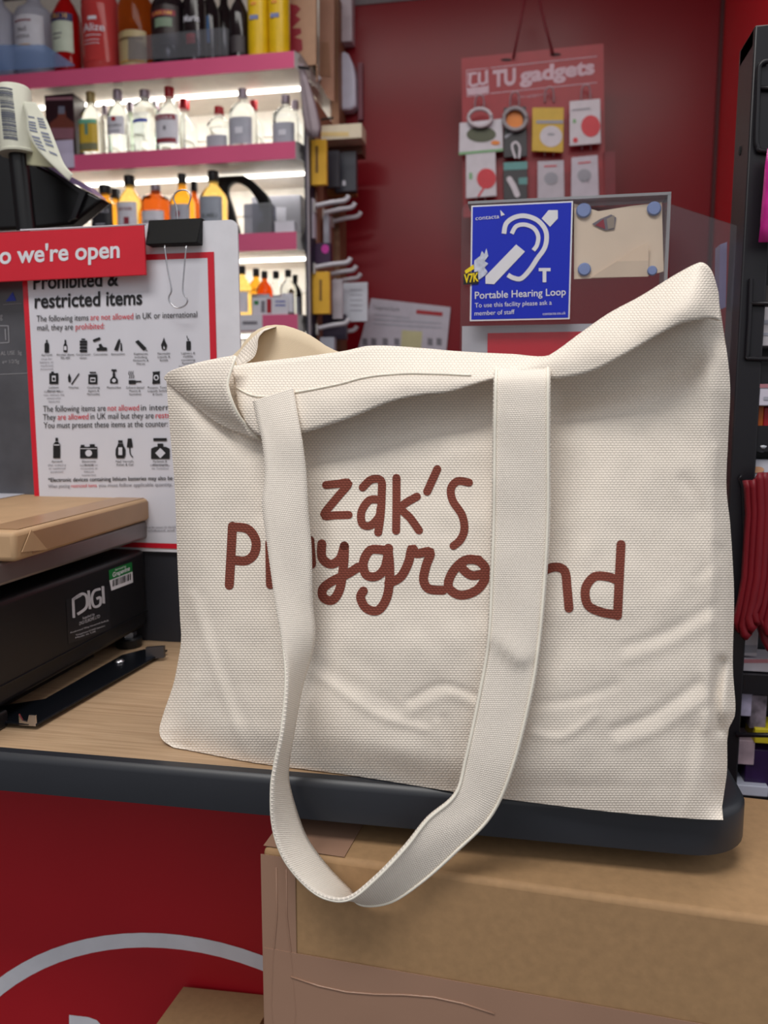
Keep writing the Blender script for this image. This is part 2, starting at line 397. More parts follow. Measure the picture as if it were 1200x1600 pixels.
_cr = [(catmull(p, 4) if len(p) > 2 else resample(p, 6), w_, h_) for p, w_, h_ in CREASE]
def segd(x, y, p):
    best = 1e9
    for a, b in zip(p[:-1], p[1:]):
        dx, dy = b[0]-a[0], b[1]-a[1]; l2 = dx*dx+dy*dy or 1
        t = max(0, min(1, ((x-a[0])*dx+(y-a[1])*dy)/l2)); d = (x-a[0]-dx*t)**2+(y-a[1]-dy*t)**2
        if d < best: best = d
    return math.sqrt(best)
def disp(x, y):
    xl = interp(y, Lc); xr = interp(y, Rc[1:]); u = (x-xl)/max(1, xr-xl); u = max(0, min(1, u))
    v = max(0, min(1, (1230-y)/640))
    d = 0.019*math.sin(math.pi*u)**0.7*math.sin(math.pi*min(1, (0.04+v)**0.62))**0.9
    d -= 0.020*max(0, 1-(x-xl)/45)**2 + 0.020*max(0, 1-(xr-x)/38)**2
    d += 0.0020*noise.noise(Vector((x/110, y/120, 3.1))) + 0.0007*noise.noise(Vector((x/34, y/38, 7.7)))
    for p, w_, h_ in _cr:
        xs = [q[0] for q in p]; ys = [q[1] for q in p]
        if x < min(xs)-3*w_ or x > max(xs)+3*w_ or y < min(ys)-3*w_ or y > max(ys)+3*w_: continue
        d += h_*(0.62 if w_ < 13 else 1.0)*math.exp(-(segd(x, y, p)/w_)**2)
    return d
_BL = [(q[1], q[0]) for q in catmull(Bc, 5)]
_BO = {}
def PBAG(x, y, o=0.0):
    yb_ = interp(x, _BL); q = max(0, min(1, (yb_-y)/60)); d = disp(x, y)
    if yb_-y < 640:                             # the foot of the panel meets the counter top; the lowest strip rolls in
        k = round(x)
        if k not in _BO: _BO[k] = (PB0(x, yb_) - PZ(ZC+0.0010)(x, yb_)).dot(ray(x, yb_).normalized())
        q = math.sin(q*math.pi/2); d = d*q + _BO[k]*(1-max(0, yb_-y)/640)
    p = PB0(x, y, d+o)
    if p.z < ZC+0.0006: p.z = ZC+0.0006
    return p
MP = 0.000405                                          # metres per pixel on the bag, for the weave
def guv(rows): return [[(x*MP, -y*MP) for x, y in r] for r in rows]
NS, NT = 190, 170
rows = [[coons(i/NS, j/NT, BA, TA, LA, RA) for i in range(NS+1)] for j in range(NT+1)]
mb = MB(); mb.grid([[PBAG(x, y) for x, y in r] for r in rows], uvs=guv(rows))
front = mb.build('front_panel', BAGM, bag, smooth=True)
# back, sides, bottom
D = 0.085
def bk(p, top=0.0): return PBAG(*p) + back_dir*D
kb = [at(BA, i/40) for i in range(41)]; kl = [at(LA, i/40) for i in range(41)]; kr = [at(RA, i/40) for i in range(41)]
mb = MB()
for k in (kb, kl, kr):
    rr = []
    for q in range(6):
        t = q/5; rr.append([PBAG(*p) + back_dir*(D*t) + ((Vector((0, 0, 0)) if k is kb else (bd*(0.012*math.sin(math.pi*t))*(1 if k is kl else -1)))) for p in k])
    mb.grid(rr, uvs=[[(t_*0.4, q*0.02) for t_ in range(41)] for q in range(6)])
mb.build('side_gusset', BAGM, bag, smooth=True)
btop = [(290, 592), (335, 572), (373, 551), (392, 527), (413, 513), (432, 509), (455, 511), (490, 525), (530, 549), (600, 565), (800, 575), (950, 560), (1040, 530), (1100, 500)]
PBK = PN(bl + back_dir*D, bn)
rr = []; uu = []
TB = arclen(btop)
for j in range(31):
    t = j/30; row = []; ru = []
    for i in range(61):
        s = i/60
        b0 = PBAG(*at(BA, s)) + back_dir*D; t0 = PBK(*at(TB, s))
        l0 = PBAG(*at(LA, t)) + back_dir*D; r0 = PBAG(*at(RA, t)) + back_dir*D
        p = b0.lerp(t0, t)
        row.append(p - back_dir*(0.012*math.sin(math.pi*s)*t*t)); ru.append((s*0.4, t*0.4))
    rr.append(row); uu.append(ru)
mb = MB(); mb.grid(rr, uvs=uu); mb.build('back_panel', BAGIN, bag, smooth=True, solid=0.0012)
# outer curl at the left of the back hem
mb = MB()
ca = [(368, 560), (376, 545), (392, 527), (413, 512), (436, 509)]; cb = [(371, 575), (395, 560), (402, 545), (404, 528), (412, 517)]
rr = []; uu = []
for a, b in zip(catmull(ca, 5), catmull(cb, 5)):
    rr.append([PBK(a[0]+(b[0]-a[0])*t/6, a[1]+(b[1]-a[1])*t/6, 0.002+0.020*math.sin(math.pi*0.55*t/6)) for t in range(7)]); uu.append([(a[0]*MP+t*0.002, a[1]*MP) for t in range(7)])
mb.grid(rr, uvs=uu); mb.build('back_hem', BAGM, bag, smooth=True)
# folded-over front hem (flap)
Tf = [(362, 572), (400, 566), (450, 560), (533, 549), (581, 540), (650, 543), (720, 549), (800, 553), (858, 555), (900, 525), (950, 490), (1000, 463), (1050, 432), (1085, 413), (1100, 411), (1113, 425), (1123, 458)]
Lf = [(372, 640), (405, 682), (474, 676), (520, 662), (560, 648), (613, 627), (660, 617), (704, 612), (768, 594), (820, 592), (866, 592), (925, 580), (987, 547), (1050, 512), (1085, 501), (1110, 497), (1126, 500)]
oL = [0.012, 0.022, 0.024, 0.026, 0.027, 0.027, 0.026, 0.025, 0.023, 0.022, 0.022, 0.024, 0.030, 0.032, 0.026, 0.014, 0.001]
st = catmull([a+b+(o,) for a, b, o in zip(Tf, Lf, oL)], 6)
NR = 14
rr = []; uu = []; pxr = []
for ax, ay, bx, by, o in st:
    row = []; ru = []
    for k in range(NR+1):
        t = k/NR; x, y = ax+(bx-ax)*t, ay+(by-ay)*t
        e = 0.0015 + o*math.sin(math.pi/2*t)**1.1 + 0.0025*math.sin(math.pi*t)
        e += 0.0015*noise.noise(Vector((x/45, y/30, 1.7)))*t
        row.append(PB0(x, y, disp(x, ay+8)*(1-t)+e)); ru.append((x*MP, -y*MP))
    rr.append(row); uu.append(ru)
mb = MB(); mb.grid(rr, uvs=uu); flap = mb.build('folded_hem', BAGM, bag, smooth=True, solid=0.0016)
FL = rr
# stitch line along the hem
mb = MB(); pts = []
for i, r_ in enumerate(rr):
    ax, ay, bx, by, o = st[i]
    if 364 < ax < 800:
        p = r_[0].lerp(r_[NR], 0.0); j = 0.46+0.1*max(0, (ax-600)/200)
        a = int(j*NR); p = r_[a].lerp(r_[a+1], j*NR-a); pts.append(p + bn*0.0010)
mb.tube(pts, 0.0006, 6)
mb.build('hem_stitching', THREAD, flap, smooth=True)
# left corner fold
ta = [(259, 590), (272, 579), (320, 566), (368, 557)]; tb = [(259, 592), (295, 622), (345, 663), (405, 687)]
tr = [(368, 557), (358, 588), (356, 606), (372, 648), (405, 687)]
A1, A2, A3 = arclen(ta), arclen(tb), arclen(tr)
A0 = ([(259, 590), (259, 592)], [0, 1])
rr = []; uu = []
for j in range(17):
    t = j/16; row = []; ru = []
    for i in range(25):
        s = i/24; x, y = coons(s, t, A1, A2, A0, A3)
        e = 0.001 + 0.020*s**1.3*(0.55+0.45*math.sin(math.pi*min(1, t+0.2))) + 0.006*math.sin(math.pi*t)*s
        row.append(PB0(x, y, disp(max(x, 262), y)*(1-s*0.7)+e)); ru.append((x*MP, -y*MP))
    rr.append(row); uu.append(ru)
mb = MB(); mb.grid(rr, uvs=uu); mb.build('corner_fold', BAGM, bag, smooth=True, solid=0.0016)
mb = MB(); mb.tube([r_[-1] for r_ in rr], 0.0011, 6); mb.build('corner_hem', THREAD, bag, smooth=True)
# handle
ST = [  # near/stitched edge, far edge, centre offset, twist factor
    (397, 628, 459, 607, 0.021, 0.0), (404, 660, 466, 650, 0.027, 0.0), (411, 690, 473, 690, 0.031, 0.05), (415, 740, 479, 740, 0.033, 0.2),
    (411, 790, 482, 800, 0.036, 0.35), (418, 850, 487, 860, 0.038, 0.4), (428, 930, 488, 940, 0.041, 0.5), (440, 1000, 490, 1000, 0.045, 0.6),
    (446, 1062, 470, 1071, 0.048, 0.8), (440, 1137, 457, 1140, 0.052, 0.95), (429, 1192, 448, 1200, 0.054, 1), (423, 1233, 452, 1238, 0.056, 1),
    (425, 1292, 471, 1296, 0.057, 1), (442, 1342, 489, 1328, 0.058, 1), (475, 1383, 516, 1362, 0.058, 1), (508, 1404, 544, 1391, 0.058, 1),
    (546, 1404, 566, 1414, 0.057, 0.95), (587, 1371, 612, 1411, 0.056, 0.75), (633, 1322, 662, 1379, 0.053, 0.55), (667, 1278, 714, 1333, 0.050, 0.35),
    (709, 1240, 770, 1275, 0.045, 0.2), (725, 1183, 805, 1195, 0.044, 0.0), (746, 1083, 833, 1083, 0.040, 0.0), (760, 1000, 846, 1000, 0.038, 0.0),
    (765, 900, 855, 900, 0.036, 0), (768, 800, 860, 800, 0.034, 0), (769, 690, 860, 690, 0.034, 0), (770, 640, 860, 635, 0.034, 0), (771, 594, 860, 590, 0.031, 0), (772, 576, 860, 567, 0.016, 0)]
sp = catmull(ST, 14); WD = 92.0
rr = []; uu = []; e1 = []; e2 = []; ln = 0; prev = None
for ax, ay, bx, by, oc, k in sp:
    w_ = math.hypot(bx-ax, by-ay); df = math.sqrt(max(0, WD*WD-w_*w_))*MP*k
    if prev: ln += math.hypot((ax+bx)/2-prev[0], (ay+by)/2-prev[1])*MP
    prev = ((ax+bx)/2, (ay+by)/2)
    row = []; ru = []
    for q in range(9):
        t = q/8
        o = oc + df*(0.5-t) + 0.0012*math.sin(math.pi*t) + 0.0012*noise.noise(Vector((t*2, ln*30, 2)))
        x, y = ax+(bx-ax)*t, ay+(by-ay)*t
        if x > 740 and y < 1120:                       # soft fold across the right-hand run
            g = 1034-abs(x-815)*0.9; o += 0.0042*math.sin(math.pi*t)**0.6*(math.exp(-(g-y)/45) if y < g else math.exp(-((y-g)/14)**2))
        row.append(PB0(x, y, o)); ru.append((t*0.037, ln))
    rr.append(row); uu.append(ru)
mb = MB(); mb.grid(rr, uvs=uu); strap = mb.build('handle', STRAPM, bag, smooth=True, solid=0.0018)
mb = MB(); mb.tube([r_[0].lerp(r_[1], 0.35)+bn*0.0003 for r_ in rr], 0.0010, 6); mb.tube([r_[8].lerp(r_[7], 0.35)+bn*0.0003 for r_ in rr], 0.0009, 6)
mb.tube([r_ for r_ in [rr[28][k] for k in range(9)]], 0.0009, 6); mb.build('edge_stitching', THREAD, strap, smooth=True)
# printed lettering
LET = [
    [(308, 105), (340, 102), (372, 100), (340, 140), (302, 190), (335, 191), (372, 190)],
    [(412, 112), (436, 90), (464, 92), (466, 130), (463, 190), (456, 240)], [(464, 148), (432, 148), (409, 180), (411, 215), (434, 220), (458, 196), (463, 170)],
    [(508, 85), (508, 150), (507, 235)], [(566, 138), (522, 168), (548, 200), (572, 234)], [(624, 60), (595, 124)],
    [(714, 98), (682, 94), (663, 115), (668, 150), (694, 190), (701, 230), (690, 260), (670, 278)],
    [(42, 222), (38, 300), (33, 390)], [(42, 224), (85, 230), (108, 262), (104, 300), (80, 320), (44, 318)], [(148, 270), (149, 330), (150, 388)],
    [(262, 262), (267, 330)], [(200, 290), (180, 330), (200, 380), (240, 370), (262, 330)],
    [(296, 272), (297, 312), (322, 330), (348, 314), (360, 278)], [(360, 278), (358, 330), (347, 400), (326, 432), (301, 425), (299, 400), (326, 378), (370, 357), (400, 338)],
    [(472, 290), (434, 290), (414, 325), (422, 360), (452, 364), (476, 338), (486, 285)], [(484, 285), (489, 350), (482, 420), (456, 461), (422, 455), (406, 425), (414, 406)],
    [(486, 384), (520, 366), (542, 325), (552, 285), (566, 300), (604, 295), (592, 335), (585, 375), (600, 400), (640, 404)],
    [(742, 318), (700, 320), (666, 355), (656, 395), (690, 418), (738, 402), (764, 358), (748, 325), (712, 316), (692, 335), (722, 362), (768, 352)],
    [(800, 330), (800, 390), (840, 410), (880, 400), (885, 330)],
    [(925, 350), (958, 338), (986, 350), (993, 400), (998, 455)],
    [(1140, 378), (1110, 366), (1070, 366), (1045, 400), (1052, 446), (1090, 466), (1134, 474)], [(1146, 274), (1141, 370), (1136, 476)]]
mb = MB(); _uv = []
def PREC(x, y, o=0.0): _uv.append((x*MP, -y*MP)); return PBAG(x, y, o)
for i, q in enumerate(LET): mb.stroke(PREC, [(340+x/1.818, 700+y/1.818) for x, y in q], 12.6 if i < 7 else 14.2, 0, 0.0004)
mb.uv = _uv
mb.build('printed_lettering', PRINT, front)

# ================================================================== big cardboard box under the counter edge
ZB = ZC-0.046
q0 = PZ(ZB)(410, 1325); q1 = PZ(ZB)(1200, 1437); bx = (q1-q0).normalized(); by_ = Vector((-bx.y, bx.x, 0))
W_, D_, H_ = 0.47, 0.16, 0.46
box = thing('cardboard_box', 'large taped brown cardboard box pushed under the counter edge', 'box', q0 + bx*(W_/2) + by_*(D_/2) - Vector((0, 0, H_)))
def bp(u, v, z): return q0 + bx*u + by_*v + Vector((0, 0, z))
mb = MB(); mb.slab([bp(0, 0, -H_), bp(W_, 0, -H_), bp(W_, D_, -H_), bp(0, D_, -H_)], (0, 0, H_)); mb.build('carton', KRAFT, box, bevel=0.004)
PBF = PN(q0, -by_)
mb = MB()
def band(a, b, c, d): mb.slab([a, b, c, d], -by_*0.0004)
f0 = -0.0006
zt = PBF(700, 1529)
band(bp(-0.001, f0, -0.004), bp(0.024, f0, -0.004), bp(0.024, f0, -H_+0.01), bp(-0.001, f0, -H_+0.01))
mb.build('corner_tape', TAPE, box)
mb = MB(); ya, yb2 = PBF(455, 1492).z-q0.z, PBF(1190, 1607).z-q0.z
zt_ = (ya+yb2)/2
band(bp(0.0, f0*1.6, zt_), bp(W_, f0*1.6, zt_), bp(W_, f0*1.6, zt_-0.06), bp(0.0, f0*1.6, zt_-0.06)); mb.build('side_tape', TAPE, box)
mb = MB(); mb.slab([bp(0, 0.002, 0.0006), bp(0.058, 0.002, 0.0006), bp(0.062, D_, 0.0006), bp(0, D_, 0.0006)], (0, 0, 0.0003))
mb.build('top_tape', TAPE, box); mb = MB(); mb.slab([bp(0.40, 0.07, 0.0006), bp(W_, 0.075, 0.0006), bp(W_, D_, 0.0006), bp(0.40, D_, 0.0006)], (0, 0, 0.0003)); mb.build('top_tape', TAPE, box)
mb = MB()
for j in (1, 4):
    u0 = 0.004+0.004*j; mb.tube([bp(u0+0.003*math.sin(i*1.3+j), -0.0011, -0.012-0.42*i/12) for i in range(13)], 0.0006, 5)
mb.tube([bp(0.02+0.02*i, -0.0016, zt_-0.018-0.004*math.sin(i*0.9)) for i in range(8)], 0.0007, 5); mb.build('tape_wrinkle', TAPE, box, smooth=True)

# ================================================================== small box at the bottom
YX = YP - 0.10
a0 = PY(YP-0.006)(284, 1546); zz = a0.z
PZx = PZ(zz)
c0 = a0; c1 = PZx(430, 1561); c2 = PZx(236, 1612)
sb = thing('cardboard_box', 'small open brown carton low against the red counter panel, cut off by the frame', 'box', Vector((c0.x+0.08, YP-0.08, zz-0.2)))
e1_ = c1-c0; e2_ = (c2-c0)*2.2
mb = MB(); mb.slab([c0, c1, c1+e2_, c0+e2_], (0, 0, -0.2)); mb.build('carton', KRAFT, sb, bevel=0.002)
mb = MB(); mb.slab([c0+e1_*0.02, c1, c1+e2_, c0+e2_+e1_*0.02], (0, 0, 0.003)); mb.build('flap', KRAFT, sb)

# ================================================================== weighing scale with parcel, on the left
XS = PC(222, 1012).x - 0.004
PS = PX(XS)
y_far = PS(226, 862).y; z_top = PS(226, 858).z; z_bot = PS(226, 980).z
scale = thing('weighing_scale', 'black bench scale with grey metal platter and rating plate at left of counter', 'scale', (XS-0.17, y_far-0.14, ZC))
SCB = mat('scale_black', (24, 24, 28), 0.42)
mb = MB(); yn = y_far-0.30
mb.box((XS-0.34, yn, z_bot), (XS, y_far, z_top)); body = mb.build('housing', SCB, scale, bevel=0.005)
mb = MB(); zl = PS(100, 978).z
mb.box((XS-0.30, yn-0.0, z_bot+0.016), (XS+0.0015, y_far-0.001, z_bot+0.0165+0.001)); mb.build('seam', BLACK, body)
mb = MB(); pt = PS(219, 843).z; ptop = PS(219, 815).z
PLAT = mat('platter_grey', (134, 126, 126), 0.4, 0.6, var=0.08, scale=20)
mb.box((XS-0.345, yn-0.01, pt), (XS+0.004, y_far+0.002, ptop)); mb.build('platter', PLAT, scale, bevel=0.003)
for yy_, nm in ((y_far-0.020, 'foot'), (yn+0.02, 'foot')):
    mb = MB(); mb.lathe((XS-0.012, yy_, ZC), [(0.013, 0.0005), (0.014, 0.002), (0.014, 0.0095), (0.012, 0.011), (0.005, 0.0112), (0.005, z_bot-ZC+0.001)], 18)
    ft = mb.build(nm, BLACK, scale, autosm=True)
    mb = MB(); mb.lathe((XS-0.012, yy_, ZC), [(0.0085, 0.0115), (0.0085, 0.0165)], 6); mb.build('nut', STEEL, ft)
mb = MB(); mb.box((XS-0.1, yn+0.03, ZC+0.0), (XS-0.03, y_far-0.06, z_bot)); mb.build('under_frame', BLACK, scale)
PLATE = mat('rating_plate_black', (36, 36, 40), 0.35)
LOGO = mat('silver_ink', (196, 196, 204), 0.4)
mb = MB(); mb.poly(PS, [(103, 937), (170, 915), (173, 984), (107, 1006)], 0, 0.0006); np_ = mb.build('rating_plate', PLATE, body)
mb = MB()
def SS(pts, w_=5, sm=True): mb.stroke(PS, [(x/3.637, 740+y/3.637) for x, y in pts], w_, 0, 0.0012, sm, False)
SS([(420, 820), (415, 715), (460, 690)], 4.2, False); SS([(412, 718), (465, 684), (492, 700), (490, 760), (440, 800)], 4.4)
SS([(503, 664), (512, 770)], 4.2, False)
SS([(572, 655), (535, 668), (522, 710), (535, 755), (568, 745), (570, 705), (548, 712)], 4.0); SS([(584, 640), (590, 738)], 4.2, False)
mb.text(PS, 'Supplied by', 129, 968, 148, 961, 4, 0, 0.0012); mb.text(PS, 'DIGI EUROPE LTD', 124, 977, 156, 965, 5, 0, 0.0012)
for k, (a, b, s_) in enumerate(((110, 170, 'Rookwood Way Haverhill Suffolk'), (118, 164, 'Telephone 01440 Service'), (118, 150, 'Made in UK'))): mb.text(PS, s_, a, 990+k*4-(0), b, 990+k*4-(b-a)*0.33, 2.6, 0, 0.0012)
mb.build('lettering', LOGO, np_)
mb = MB(); mb.poly(PS, [(170, 891), (206, 878), (207, 893), (171, 907)], 1, 0.0006); mb.poly(PS, [(171, 907), (207, 893), (208, 910), (174, 923)], 0, 0.0006)
mb.text(PS, 'Grapevine', 176, 902, 203, 891, 7, 0, 0.001, 0.02); mb.text(PS, 'Serviced by', 180, 892, 197, 886, 3, 0, 0.001)
x_ = 176.0
while x_ < 203:
    w_ = random.choice((0.7, 1.1, 1.6)); yb_ = 917-(x_-176)*0.385
    mb.poly(PS, [(x_, yb_-10.5), (x_+w_, yb_-10.9), (x_+w_, yb_-0.3), (x_, yb_)], 2, 0.001); x_ += w_+random.choice((0.6, 1.0, 1.3))
mb.build('asset_sticker', [WHITE, GREEN, INK], body)

# parcel on the platter
zp = ptop+0.0006
PZp = PZ(zp)
g0 = PZp(25, 879); g1 = PZp(254, 806)
pd = (g1-g0).normalized(); pn = Vector((-pd.y, pd.x, 0)); L_ = (g1-g0).length
hp = PN(g0, pn)(20, 832).z - zp; hp = max(0.014, min(0.03, hp))
parcel = thing('parcel', 'flat brown paper parcel with white address label lying on the scale', 'parcel', g0+pd*L_/2+pn*0.14+Vector((0, 0, 0)))
def gp(u, v, z): return g0 + pd*u + pn*v + Vector((0, 0, z))
mb = MB(); rr = []
mb.slab([gp(0, 0, 0), gp(L_, 0, 0), gp(L_, 0.30, 0), gp(0, 0.30, 0)], (0, 0, hp)); mb.build('wrapping', KRAFT2, parcel, bevel=0.004)
mb = MB(); mb.slab([gp(0.012, 0.004, hp+0.0003), gp(L_-0.004, 0.004, hp+0.0003), gp(L_-0.004, 0.036, hp+0.0003), gp(0.012, 0.036, hp+0.0003)], (0, 0, 0.0003))
mb.slab([gp(0.022, -0.0003, 0.003), gp(L_-0.006, -0.0003, 0.003), gp(L_-0.006, -0.0003, hp-0.003), gp(0.022, -0.0003, hp-0.003)], -pn*0.0003)
mb.build('paper_tape', PTAPE, parcel)
lb = [PZ(zp+hp+0.0005)(*p) for p in ((-60, 779), (-60, 769), (20, 769), (44, 771), (0, 779))]
mb = MB(); mb.slab(lb, (0, 0, 0.0003)); mb.build('address_label', PAPER, parcel)
mb = MB(); mb.slab([gp(0.02, -0.0012, hp*0.95), gp(0.042, -0.0012, hp*0.12), gp(0.006, -0.0012, hp*0.3)], -pn*0.0006); mb.build('folded_corner', KRAFT2, parcel); mb = MB()
mb.slab([gp(L_, 0.004, 0.004), gp(L_+0.006, 0.002, 0.002), gp(L_+0.005, 0.003, -0.004), gp(L_, 0.005, -0.001)], (0, 0.0006, 0)); mb.build('torn_edge', KRAFT2, parcel)

# black metal bracket lying on the counter
br_ = thing('metal_bracket', 'black flat metal bracket strip with screw lying on counter before scale', 'bracket', PC(140, 1075))
PM = PZ(ZC+0.0035)
mb = MB(); mb.slab([PM(-14, 1130), PM(57, 1135), PM(262, 1018), PM(225, 1017), PM(190, 1026), PM(70, 1095), PM(0, 1106), PM(-14, 1108)], (0, 0, 0.002)); mb.build('plate', mat('black_steel', (34, 38, 46), 0.3, 0.7), br_, bevel=0.0006)
mb = MB(); c_ = PM(186, 1037); mb.lathe((c_.x, c_.y, ZC+0.0055), [(0.0060, 0), (0.0058, 0.001), (0.0035, 0.0025), (0.0012, 0.003)], 20); mb.build('screw', STEEL, br_, smooth=True)
mb = MB(); a, b = PM(228, 1030), PM(256, 1028); mb.slab([a, b, b+Vector((0, 0.004, 0)), a+Vector((0, 0.004, 0))], (0, 0, 0.012)); mb.build('tab', mat('dull_steel', (90, 92, 100), 0.35, 0.9), br_)
mb = MB(); a, b = PM(30, 1133), PM(56, 1135)
mb.slab([a, a.lerp(b, 0.25), a.lerp(b, 0.3)+Vector((0, 0, -0.0)), a.lerp(b, 0.6), b, b+Vector((0, 0, 0.009)), a.lerp(b, 0.62)+Vector((0, 0, 0.009)), a.lerp(b, 0.5)+Vector((0, 0, 0.003)), a.lerp(b, 0.2)+Vector((0, 0, 0.004)), a+Vector((0, 0, 0.009))], (0, 0.0015, 0)); mb.build('end_lip', STEEL, br_)
mb = MB(); c_ = PC(0, 1140); mb.box((c_.x-0.012, c_.y-0.006, ZC+0.0002), (c_.x+0.0025, c_.y+0.008, ZC+0.014)); tag(mb.build('rubber_foot', BLACK, bevel=0.002), 'black rubber block at the left frame edge beside the metal bracket', 'foot')

# ================================================================== poster board, clip, red sign
YQ = YB - 0.004
Pq = PY(YQ)
board = thing('poster_board', 'white display board with red-bordered prohibited items notice behind the scale', 'notice board', (Pq(200, 800).x, YQ, ZC))
bx0 = Pq(46, 620).x; bx1 = Pq(372, 400).x; bz1 = Pq(300, 346).z; px1 = Pq(337, 490).x; pz1 = Pq(300, 395).z; pz0 = Pq(240, 856).z
r_ = 0.008
mb = MB(); mb.slab([(bx0, YQ, pz0-0.004), (bx1, YQ, pz0-0.004)] + [(bx1-r_+r_*math.cos(R(a)), YQ, bz1-r_+r_*math.sin(R(a))) for a in range(0, 91, 15)] + [(bx0, YQ, bz1)], (0, 0.003, 0)); bd_ = mb.build('board', WHITE, board)
mb = MB(); mb.box((bx0, YQ-0.001, pz0), (px1, YQ-0.0002, pz1)); po_ = mb.build('poster', SIGNRED, board)
bw = Pq(57, 765).x; bw = 0.0062
mb = MB(); mb.box((bx0+bw, YQ-0.0012, pz0+bw*0.9), (px1-bw*1.1, YQ-0.0003, pz1-bw*0.95)); mb.build('sheet', PAPER, po_)
Pt = PY(YQ-0.0016)
mb = MB()   # 0 ink 1 red 2 grey
T = lambda *a, **k: mb.text(Pt, *a, **k)
T('Prohibited &', 52, 452, 185, 446, 23, bold=0.02); T('restricted items', 54, 481, 222, 475, 22, bold=0.02)
T('The following items', 57, 502.5, 138, 500.5, 9.5); T('are not allowed', 141, 500.3, 208, 498.5, 9.5, mi=1); T('in UK or international', 212, 498.4, 308, 495.5, 9.5)
T('mail, they are', 58, 516.5, 114, 515, 9.5); T('prohibited:', 118, 515, 163, 513.5, 9.5, mi=1)
T('The following items are', 67, 643.5, 165, 642, 9.5); T('not allowed', 168, 642, 217, 641.4, 9.5, mi=1); T('in international', 220, 641.4, 300, 640, 9.5)
T('They', 67, 656.5, 87, 656, 9.5); T('are allowed', 90, 656, 138, 655, 9.5, mi=1); T('in UK mail but they are', 141, 655, 240, 653.5, 9.5); T('restricted', 243, 653.5, 288, 652.5, 9.5, mi=1)
T('You must present these items at the counter:', 68, 669, 262, 666.5, 9.5)
T('*Electronic devices containing lithium batteries may also be sent in UK mail', 75, 753, 322, 749, 6.2, bold=0.01)
T('When posting', 75, 762.5, 109, 761.8, 5.6, mi=2); T('restricted items', 111, 761.8, 151, 761, 5.6, mi=1); T('you must follow applicable quantity, volume, packaging', 154, 761, 330, 758.5, 5.6, mi=2)
caps1 = [(73, 'Aerosols'), (102, 'Alcohol above 70% ABV'), (130, 'Compressed Gases'), (157, 'Corrosives'), (184, 'Ammunition'), (220, 'Explosives including Fireworks & Flares'), (256, 'Flammable Liquids & Solids'), (294, 'Lighters & refills containing flammable liquid or gas')]
def cap(x, y, words, mi=0, h=3.4, maxw=26):
    w_ = words.split(); lines = []; cur = ''
    for q in w_:
        if len(cur)+len(q) > maxw*0.55 and cur: lines.append(cur); cur = q
        else: cur = (cur+' '+q).strip()
    lines.append(cur)
    for i, l in enumerate(lines):
        hw = len(l)*1.08; T(l, x-hw, y+i*5.2+0.2, x+hw, y+i*5.2-0.2, h, mi=mi)
for x, s_ in caps1: cap(x, 556-(x-73)*0.012, s_)
for x, s_ in [(84, 'Lithium Batteries'), (115, 'Matches'), (146, 'Oxidising Agents & Peroxides'), (178, 'Pesticides'), (211, 'Solvent-based Paints & Varnishes'), (246, 'Poisons, Toxic Liquids Solids & Gases')]: cap(x, 607, s_)
for x, s_ in [(73, '(not for battery or medicinal purposes)')]: cap(x, 562, s_, 2, 3)
cap(84, 613, '(sent on their own without the electronic devices)', 2, 3)
for x, s_, t_ in [(89, 'Aerosols', '(for toiletry or medicinal purposes)'), (139, 'Electronic devices', '(sent with or connected to lithium batteries)'), (195, 'Nail Varnish, Polish & Gel', ''), (250, 'Perfumes & Aftershaves', '(including Eau de Toilette)')]:
    cap(x, 722.5, s_)
    if t_: cap(x, 728, t_, 2, 3)
T('Please ask at the counter for the full list or visit our website for details', 215, 826, 330, 824, 3.6, mi=2); T('of prohibited and restricted goods', 215, 831, 330, 829, 3.4, mi=2)
mb.build('lettering', [INK, REDINK, GREYINK], po_)
mb = MB()
def B(x0, y0, x1, y1, mi=0, off=0.0006): mb.poly(Pt, [(x0, y0), (x1, y0), (x1, y1), (x0, y1)], mi, off)
def can(x, y, w_, h):
    mb.poly(Pt, [(x-w_/2, y), (x+w_/2, y), (x+w_/2, y-h*0.68), (x+w_*0.22, y-h*0.8), (x-w_*0.22, y-h*0.8), (x-w_/2, y-h*0.68)]); B(x-w_*0.18, y-h, x+w_*0.18, y-h*0.83)
can(73, 551, 7, 20)
mb.poly(Pt, [(99, 550), (105, 550), (105, 540), (103.2, 536), (103.2, 531), (100.8, 531), (100.8, 536), (99, 540)]); B(100, 541, 104, 547, 1, 0.001)
for yy_ in (532, 536.5, 541.5, 546.5): B(124.5, yy_, 136, yy_+3.8)
B(127, 529, 133, 531)
mb.stroke(Pt, [(147, 532), (155, 529)], 4); mb.poly(Pt, [(151, 548), (167, 548), (167, 543), (161, 542), (158, 537), (154, 538), (155, 543), (151, 544)])
mb.poly(Pt, [(178, 547), (184, 548), (188, 533), (187, 529), (184, 532)]); mb.poly(Pt, [(188, 548), (191, 548), (190, 536), (188.5, 536)])
mb.poly(Pt, [(211, 534), (216, 531), (229, 544), (224, 548)]); mb.stroke(Pt, [(226, 546), (230, 548)], 1)
mb.poly(Pt, [(253, 546), (251.5, 539), (254.5, 532), (256, 527), (258, 533), (261, 539), (259.5, 546), (256.5, 547)]); mb.poly(Pt, [(255, 545), (256, 540), (258, 545)], 1, 0.001)
B(291, 533, 298, 547); B(293, 529, 295, 532); mb.stroke(Pt, [(292.5, 528), (292, 525)], 1.2)
B(77, 583, 91, 600); B(80, 580.5, 84, 583); B(81, 587, 87, 596, 1, 0.001); mb.disc(Pt, 84, 592, 2, 2.4, 0, 0.0014)
mb.stroke(Pt, [(112, 600), (123, 584)], 1.8); mb.poly(Pt, [(107, 597), (106, 590), (108, 583), (111, 591), (110, 597)])
